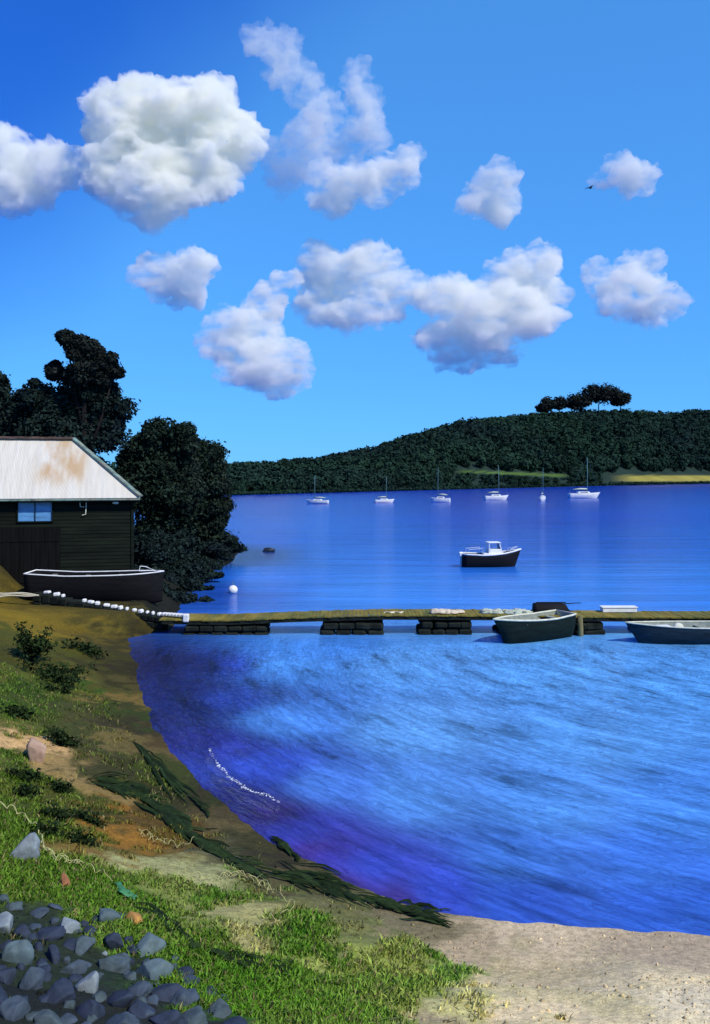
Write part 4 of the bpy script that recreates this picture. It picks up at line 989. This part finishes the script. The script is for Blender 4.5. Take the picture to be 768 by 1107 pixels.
def stems(path, n, label, seed, loop=9.0, r=0.006):
    g = np.random.default_rng(seed); P = np.array(path, float); seg = np.r_[0, np.cumsum(np.hypot(*np.diff(P, axis=0).T))]; T = seg[-1]; mb = MB()
    for s in range(n):
        ph = g.random() * 6; pts = []; t0 = g.random() * .4 * T * (s > 0); t1 = T if s == 0 else t0 + g.uniform(.3, .6) * T
        for t in np.arange(t0, min(t1, T), 1.6):
            a = t / loop * 2 * math.pi * .8 + ph; amp = (0.3 if s == 0 else .75) * loop * (0.5 + .5 * math.sin(t * .05 + s))
            x = np.interp(t, seg, P[:, 0]) + amp * math.cos(a) * .6; y = np.interp(t, seg, P[:, 1]) + amp * math.sin(a) * .6
            v = ground_at(x, y); pts.append(v + Vector((0, 0, 0.10 + .05 * math.sin(a * .7))))
        if len(pts) > 3: mb.tube(pts, r, 5)
    o = mb.build('dry_stems', M['stem_pale'], None, True); tag(o, label, 'dry plant'); return o
stems([(0, 874), (22, 884), (40, 900), (48, 922), (58, 932), (85, 940), (112, 950), (122, 958)], 4, 'tangled pale yellow dry stems looping across the grass above the stones', 1)
stems([(150, 904), (170, 914), (196, 920), (212, 912)], 2, 'short squiggle of pale dry stems on the brown slope above the path', 2, 7, .005)
stems([(195, 950), (225, 955), (262, 950), (290, 965), (318, 985), (300, 1000), (262, 988)], 3, 'loose pale dry stems looping over the sandy path by the seaweed drift', 3, 9, .005)

# foam at the water's edge
g = np.random.default_rng(9); P = np.array([(226, 808), (232, 822), (244, 836), (256, 846), (272, 856), (290, 860), (302, 868)], float); mb = MB()
seg = np.r_[0, np.cumsum(np.hypot(*np.diff(P, axis=0).T))]
for k in range(300):
    t = g.random() * seg[-1]; x = np.interp(t, seg, P[:, 0]) + g.normal() * .9; y = np.interp(t, seg, P[:, 1]) + g.normal() * .7 + math.sin(t * .35) * 1.0
    v = on_water(x, y); s = abs(g.normal()) * .007 + .002; mb.blob((v.x, v.y, .004), (s * 1.6, s * 1.2, s * .6), 1, .3, 1, k)
o = mb.build('foam', M['foam'], None, True); tag(o, 'thin broken line of white foam on the dark water at the bank', 'foam', kind='stuff')

def pebbles():
    g = np.random.default_rng(44); n = 9000; px = g.uniform(-40, 800, n); Y = 1 / g.uniform(1 / 38.0, 1 / 8.0, n); X = (px - 384) / F * Y
    d = shore_dist(X, Y); C, G = ground_cover(X, Y); cl = fbm(X * .9, Y * .9, 3, 61)
    k = (d > 0.05) & (G < .3) & (g.random(n) < np.clip((cl - .35) * 3, .03, 1)); X, Y, C = X[k], Y[k], C[k]; Z = ground_z(X, Y); m = len(X)
    bm = bmesh.new(); bmesh.ops.create_icosphere(bm, subdivisions=1, radius=1); bv = np.array([v.co[:] for v in bm.verts]); bf = np.array([[v.index for v in f.verts] for f in bm.faces]); bm.free()
    r_ = (0.008 + .02 * g.random(m) ** 3)[:, None, None] * (0.6 + .6 * g.random((m, 1, 3))) * (1 + Y[:, None, None] / 40)
    V = bv[None] * (1 + .25 * g.normal(size=(m, len(bv), 1)) * .6) * r_ + np.stack([X, Y, Z], -1)[:, None]
    Fc = (bf[None] + (np.arange(m) * len(bv))[:, None, None]).reshape(-1, 3)
    cc = np.repeat((C * g.uniform(.4, 1.05, (m, 1)))[:, None], len(bv), 1).reshape(-1, 3)
    tag(mesh_np('pebbles', V.reshape(-1, 3), Fc, M['ground'], cols=cc, smooth=True), 'small pebbles and shell grit scattered over the beach', 'pebbles', kind='stuff')
pebbles()

def grass():
    g = np.random.default_rng(12); n = 420000
    px = g.uniform(-60, 828, n); 
    Y = 1 / g.uniform(1 / 30.0, 1 / 7.0, n); X = (px - 384) / F * Y
    d = shore_dist(X, Y); k0 = d > 0.8; X, Y = X[k0], Y[k0]
    C, G = ground_cover(X, Y); nz = fbm(X * 2.2, Y * 2.2, 4, 33)
    kk = g.random(len(X)) < np.clip((G * 1.2 + (nz - 0.5) * 1.1 - 0.20) * 1.5, 0, 0.85) * (G > 0.09)
    X, Y, C = X[kk], Y[kk], C[kk]; m = len(X); Z = ground_z(X, Y)
    print('grass blades', m)
    h = g.uniform(.025, .09, m) * (0.7 + 0.8 * nz[kk]); w = g.uniform(.006, .012, m) * (1 + Y / 25)
    an = g.uniform(0, 2 * np.pi, m); lean = np.stack([g.normal(size=m) * .5 + .2, g.normal(size=m) * .5 - .15], -1) * h[:, None]
    dx, dy = np.cos(an) * w, np.sin(an) * w
    V = np.zeros((m, 5, 3)); V[:, 0] = np.stack([X - dx, Y - dy, Z - .01], -1); V[:, 1] = np.stack([X + dx, Y + dy, Z - .01], -1)
    mx, my, mz = X + lean[:, 0] * .35, Y + lean[:, 1] * .35, Z + h * .6
    V[:, 2] = np.stack([mx + dx * .7, my + dy * .7, mz], -1); V[:, 3] = np.stack([mx - dx * .7, my - dy * .7, mz], -1)
    V[:, 4] = np.stack([X + lean[:, 0], Y + lean[:, 1], Z + h], -1)
    b = np.arange(m)[:, None] * 5
    T = np.concatenate([b + np.array([[0, 1, 2]]), b + np.array([[0, 2, 3]]), b + np.array([[3, 2, 4]])])
    green = np.array([0.13, 0.24, 0.02]); gw = np.clip(G[kk] * 1.1, 0.05, 0.55)[:, None]; cc = (1 - gw) * C * 1.5 + gw * green; dry = (g.random(m) < 0.12)[:, None]; cc = np.where(dry, np.array([.26, .22, .09]) * .8, cc)
    cc = np.repeat(cc[:, None, :], 5, 1)
    o = mesh_np('grass', V.reshape(-1, 3), T, M['grass'], cols=cc.reshape(-1, 3))
    tag(o, 'short green grass growing in patches over the near bank', 'grass', kind='stuff')
grass()

# ------------------------------------------------------------------ clouds: real volumes a mile and more away
def cloud_mat(name, dens):
    m = bpy.data.materials.new(name); m.use_nodes = True; nt = m.node_tree
    nt.nodes.remove(nt.nodes['Principled BSDF']); out = nt.nodes['Material Output']
    v = nt.nodes.new('ShaderNodeVolumePrincipled'); v.inputs['Color'].default_value = (1.0, 0.992, 0.935, 1); v.inputs['Anisotropy'].default_value = -0.1
    tc = nt.nodes.new('ShaderNodeTexCoord'); no = nt.nodes.new('ShaderNodeTexNoise'); no.inputs['Scale'].default_value = 0.022; no.inputs['Detail'].default_value = 4; no.inputs['Roughness'].default_value = 0.6
    mp = nt.nodes.new('ShaderNodeMapping'); mp.inputs['Rotation'].default_value = (0, 0.5, 0); mp.inputs['Scale'].default_value = (0.7, 0.7, 1.5)
    nt.links.new(tc.outputs['Object'], mp.inputs[0]); nt.links.new(mp.outputs[0], no.inputs['Vector'])
    mr = nt.nodes.new('ShaderNodeMapRange'); mr.inputs[1].default_value = 0.36; mr.inputs[2].default_value = 0.62; mr.inputs[3].default_value = 0.0; mr.inputs[4].default_value = dens * 2
    nt.links.new(no.outputs[0], mr.inputs[0]); nt.links.new(mr.outputs[0], v.inputs['Density'])
    nt.links.new(v.outputs[0], out.inputs['Volume']); m.cycles.volume_sampling = 'MULTIPLE_IMPORTANCE'; return m
CM = {k: cloud_mat('cloud_' + k, d) for k, d in (('thick', 0.04), ('mid', 0.026), ('thin', 0.012))}
def cloud(blobs, m, label, Y=1900, seed=0, rough=0.3, vox=5.5):
    bm = bmesh.new(); k = Y / F; c0 = at(blobs[0][0], blobs[0][1], Y)
    for (px, py, rx, ry) in blobs:
        c = at(px, py, Y) - c0
        Mx = Matrix.Translation(c + Vector((0, random.Random(px).uniform(-.3, .3) * rx * k, 0))) @ Matrix.Diagonal((rx * k * 1.2, (rx + ry) / 2 * k * .8, ry * k * 1.18, 1))
        bmesh.ops.create_icosphere(bm, subdivisions=4, radius=1, matrix=Mx)
    me = bpy.data.meshes.new('tmp'); bm.to_mesh(me); bm.free()
    t = bpy.data.objects.new('tmp', me); COL.objects.link(t)
    rm = t.modifiers.new('r', 'REMESH'); rm.mode = 'VOXEL'; rm.voxel_size = vox
    dg = bpy.context.evaluated_depsgraph_get(); ev = t.evaluated_get(dg); me2 = bpy.data.meshes.new_from_object(ev)
    bpy.data.objects.remove(t)
    n = len(me2.vertices); V = np.zeros(n * 3, np.float32); me2.vertices.foreach_get('co', V); V = V.reshape(-1, 3)
    Nn = np.zeros(n * 3, np.float32); me2.vertices.foreach_get('normal', Nn); Nn = Nn.reshape(-1, 3)
    off = Vector((seed * 13.1, seed * 5.7, seed * 2.3))
    for i in range(n):
        p = Vector(V[i])
        d = mnoise.fractal(p / 70 + off, 0.65, 2.1, 6) * 30 + abs(mnoise.noise(p / 40 + off)) * 8 - 5
        V[i] += Nn[i] * d * rough / 0.3
    me2.vertices.foreach_set('co', V.ravel()); me2.update(); me2.name = 'cloud'
    me2.materials.clear(); me2.materials.append(CM[m])
    o = bpy.data.objects.new('cloud', me2); COL.objects.link(o); o.location = c0
    tag(o, label, 'cloud'); return o
cloud([(150, 130, 55, 42), (205, 125, 55, 36), (240, 150, 42, 36), (130, 180, 42, 40), (165, 205, 48, 36), (205, 185, 50, 36), (120, 115, 30, 24)], 'thick', 'largest solid white cloud high on the left', seed=1)
cloud([(15, 180, 50, 34), (66, 182, 36, 26), (5, 205, 45, 24), (-20, 170, 40, 34)], 'mid', 'soft pale cloud at the left edge beside the largest cloud', seed=2, Y=2000)
cloud([(285, 40, 18, 20), (305, 66, 20, 26), (328, 92, 22, 26), (346, 120, 22, 26)], 'thin', 'thin wisp streaking down from the top above the middle cloud', seed=3, Y=2100, rough=.35)
cloud([(388, 92, 16, 26), (398, 120, 18, 28), (388, 150, 26, 26), (320, 170, 34, 34), (350, 150, 24, 26)], 'thin', 'faint blue white veil of cloud behind the ragged middle cloud', seed=4, Y=2200, rough=.35)
cloud([(365, 205, 28, 24), (395, 200, 34, 22), (430, 185, 28, 18), (350, 190, 18, 18), (452, 172, 14, 13)], 'mid', 'ragged white cloud right of the largest one, fading upward into wisps', seed=5)
cloud([(188, 298, 36, 26), (165, 294, 20, 18), (205, 290, 26, 22), (188, 318, 20, 14)], 'mid', 'small squarish cloud above the dark trees', seed=6)
cloud([(262, 352, 34, 26), (245, 370, 24, 36), (280, 388, 42, 34), (300, 402, 36, 22), (285, 328, 28, 16), (315, 305, 16, 12)], 'mid', 'lower left lobe of the arched cloud bank over the bay', seed=7)
cloud([(350, 290, 36, 20), (395, 292, 44, 24), (350, 325, 30, 24), (390, 330, 42, 24), (430, 305, 24, 22)], 'mid', 'top of the arched cloud bank over the bay, above a blue gap', seed=8, Y=1950)
cloud([(565, 298, 36, 30), (510, 322, 48, 26), (580, 310, 28, 26), (545, 345, 50, 34), (490, 368, 44, 24), (525, 380, 40, 20), (590, 300, 20, 20)], 'mid', 'broad pale cloud with a mauve underside right of the arch', seed=9)
cloud([(530, 208, 29, 26), (542, 200, 18, 19), (518, 222, 18, 14)], 'mid', 'small round ball of cloud alone in the upper sky', seed=10)
cloud([(682, 190, 28, 20), (662, 196, 24, 10), (702, 184, 18, 14), (684, 206, 18, 10)], 'mid', 'small ragged cloud beside the flying bird', seed=11)
cloud([(690, 284, 20, 15), (675, 318, 36, 26), (650, 308, 18, 20), (690, 340, 26, 18), (722, 325, 22, 13)], 'mid', 'lumpy cloud with a round knob on top above the far hill', seed=15)
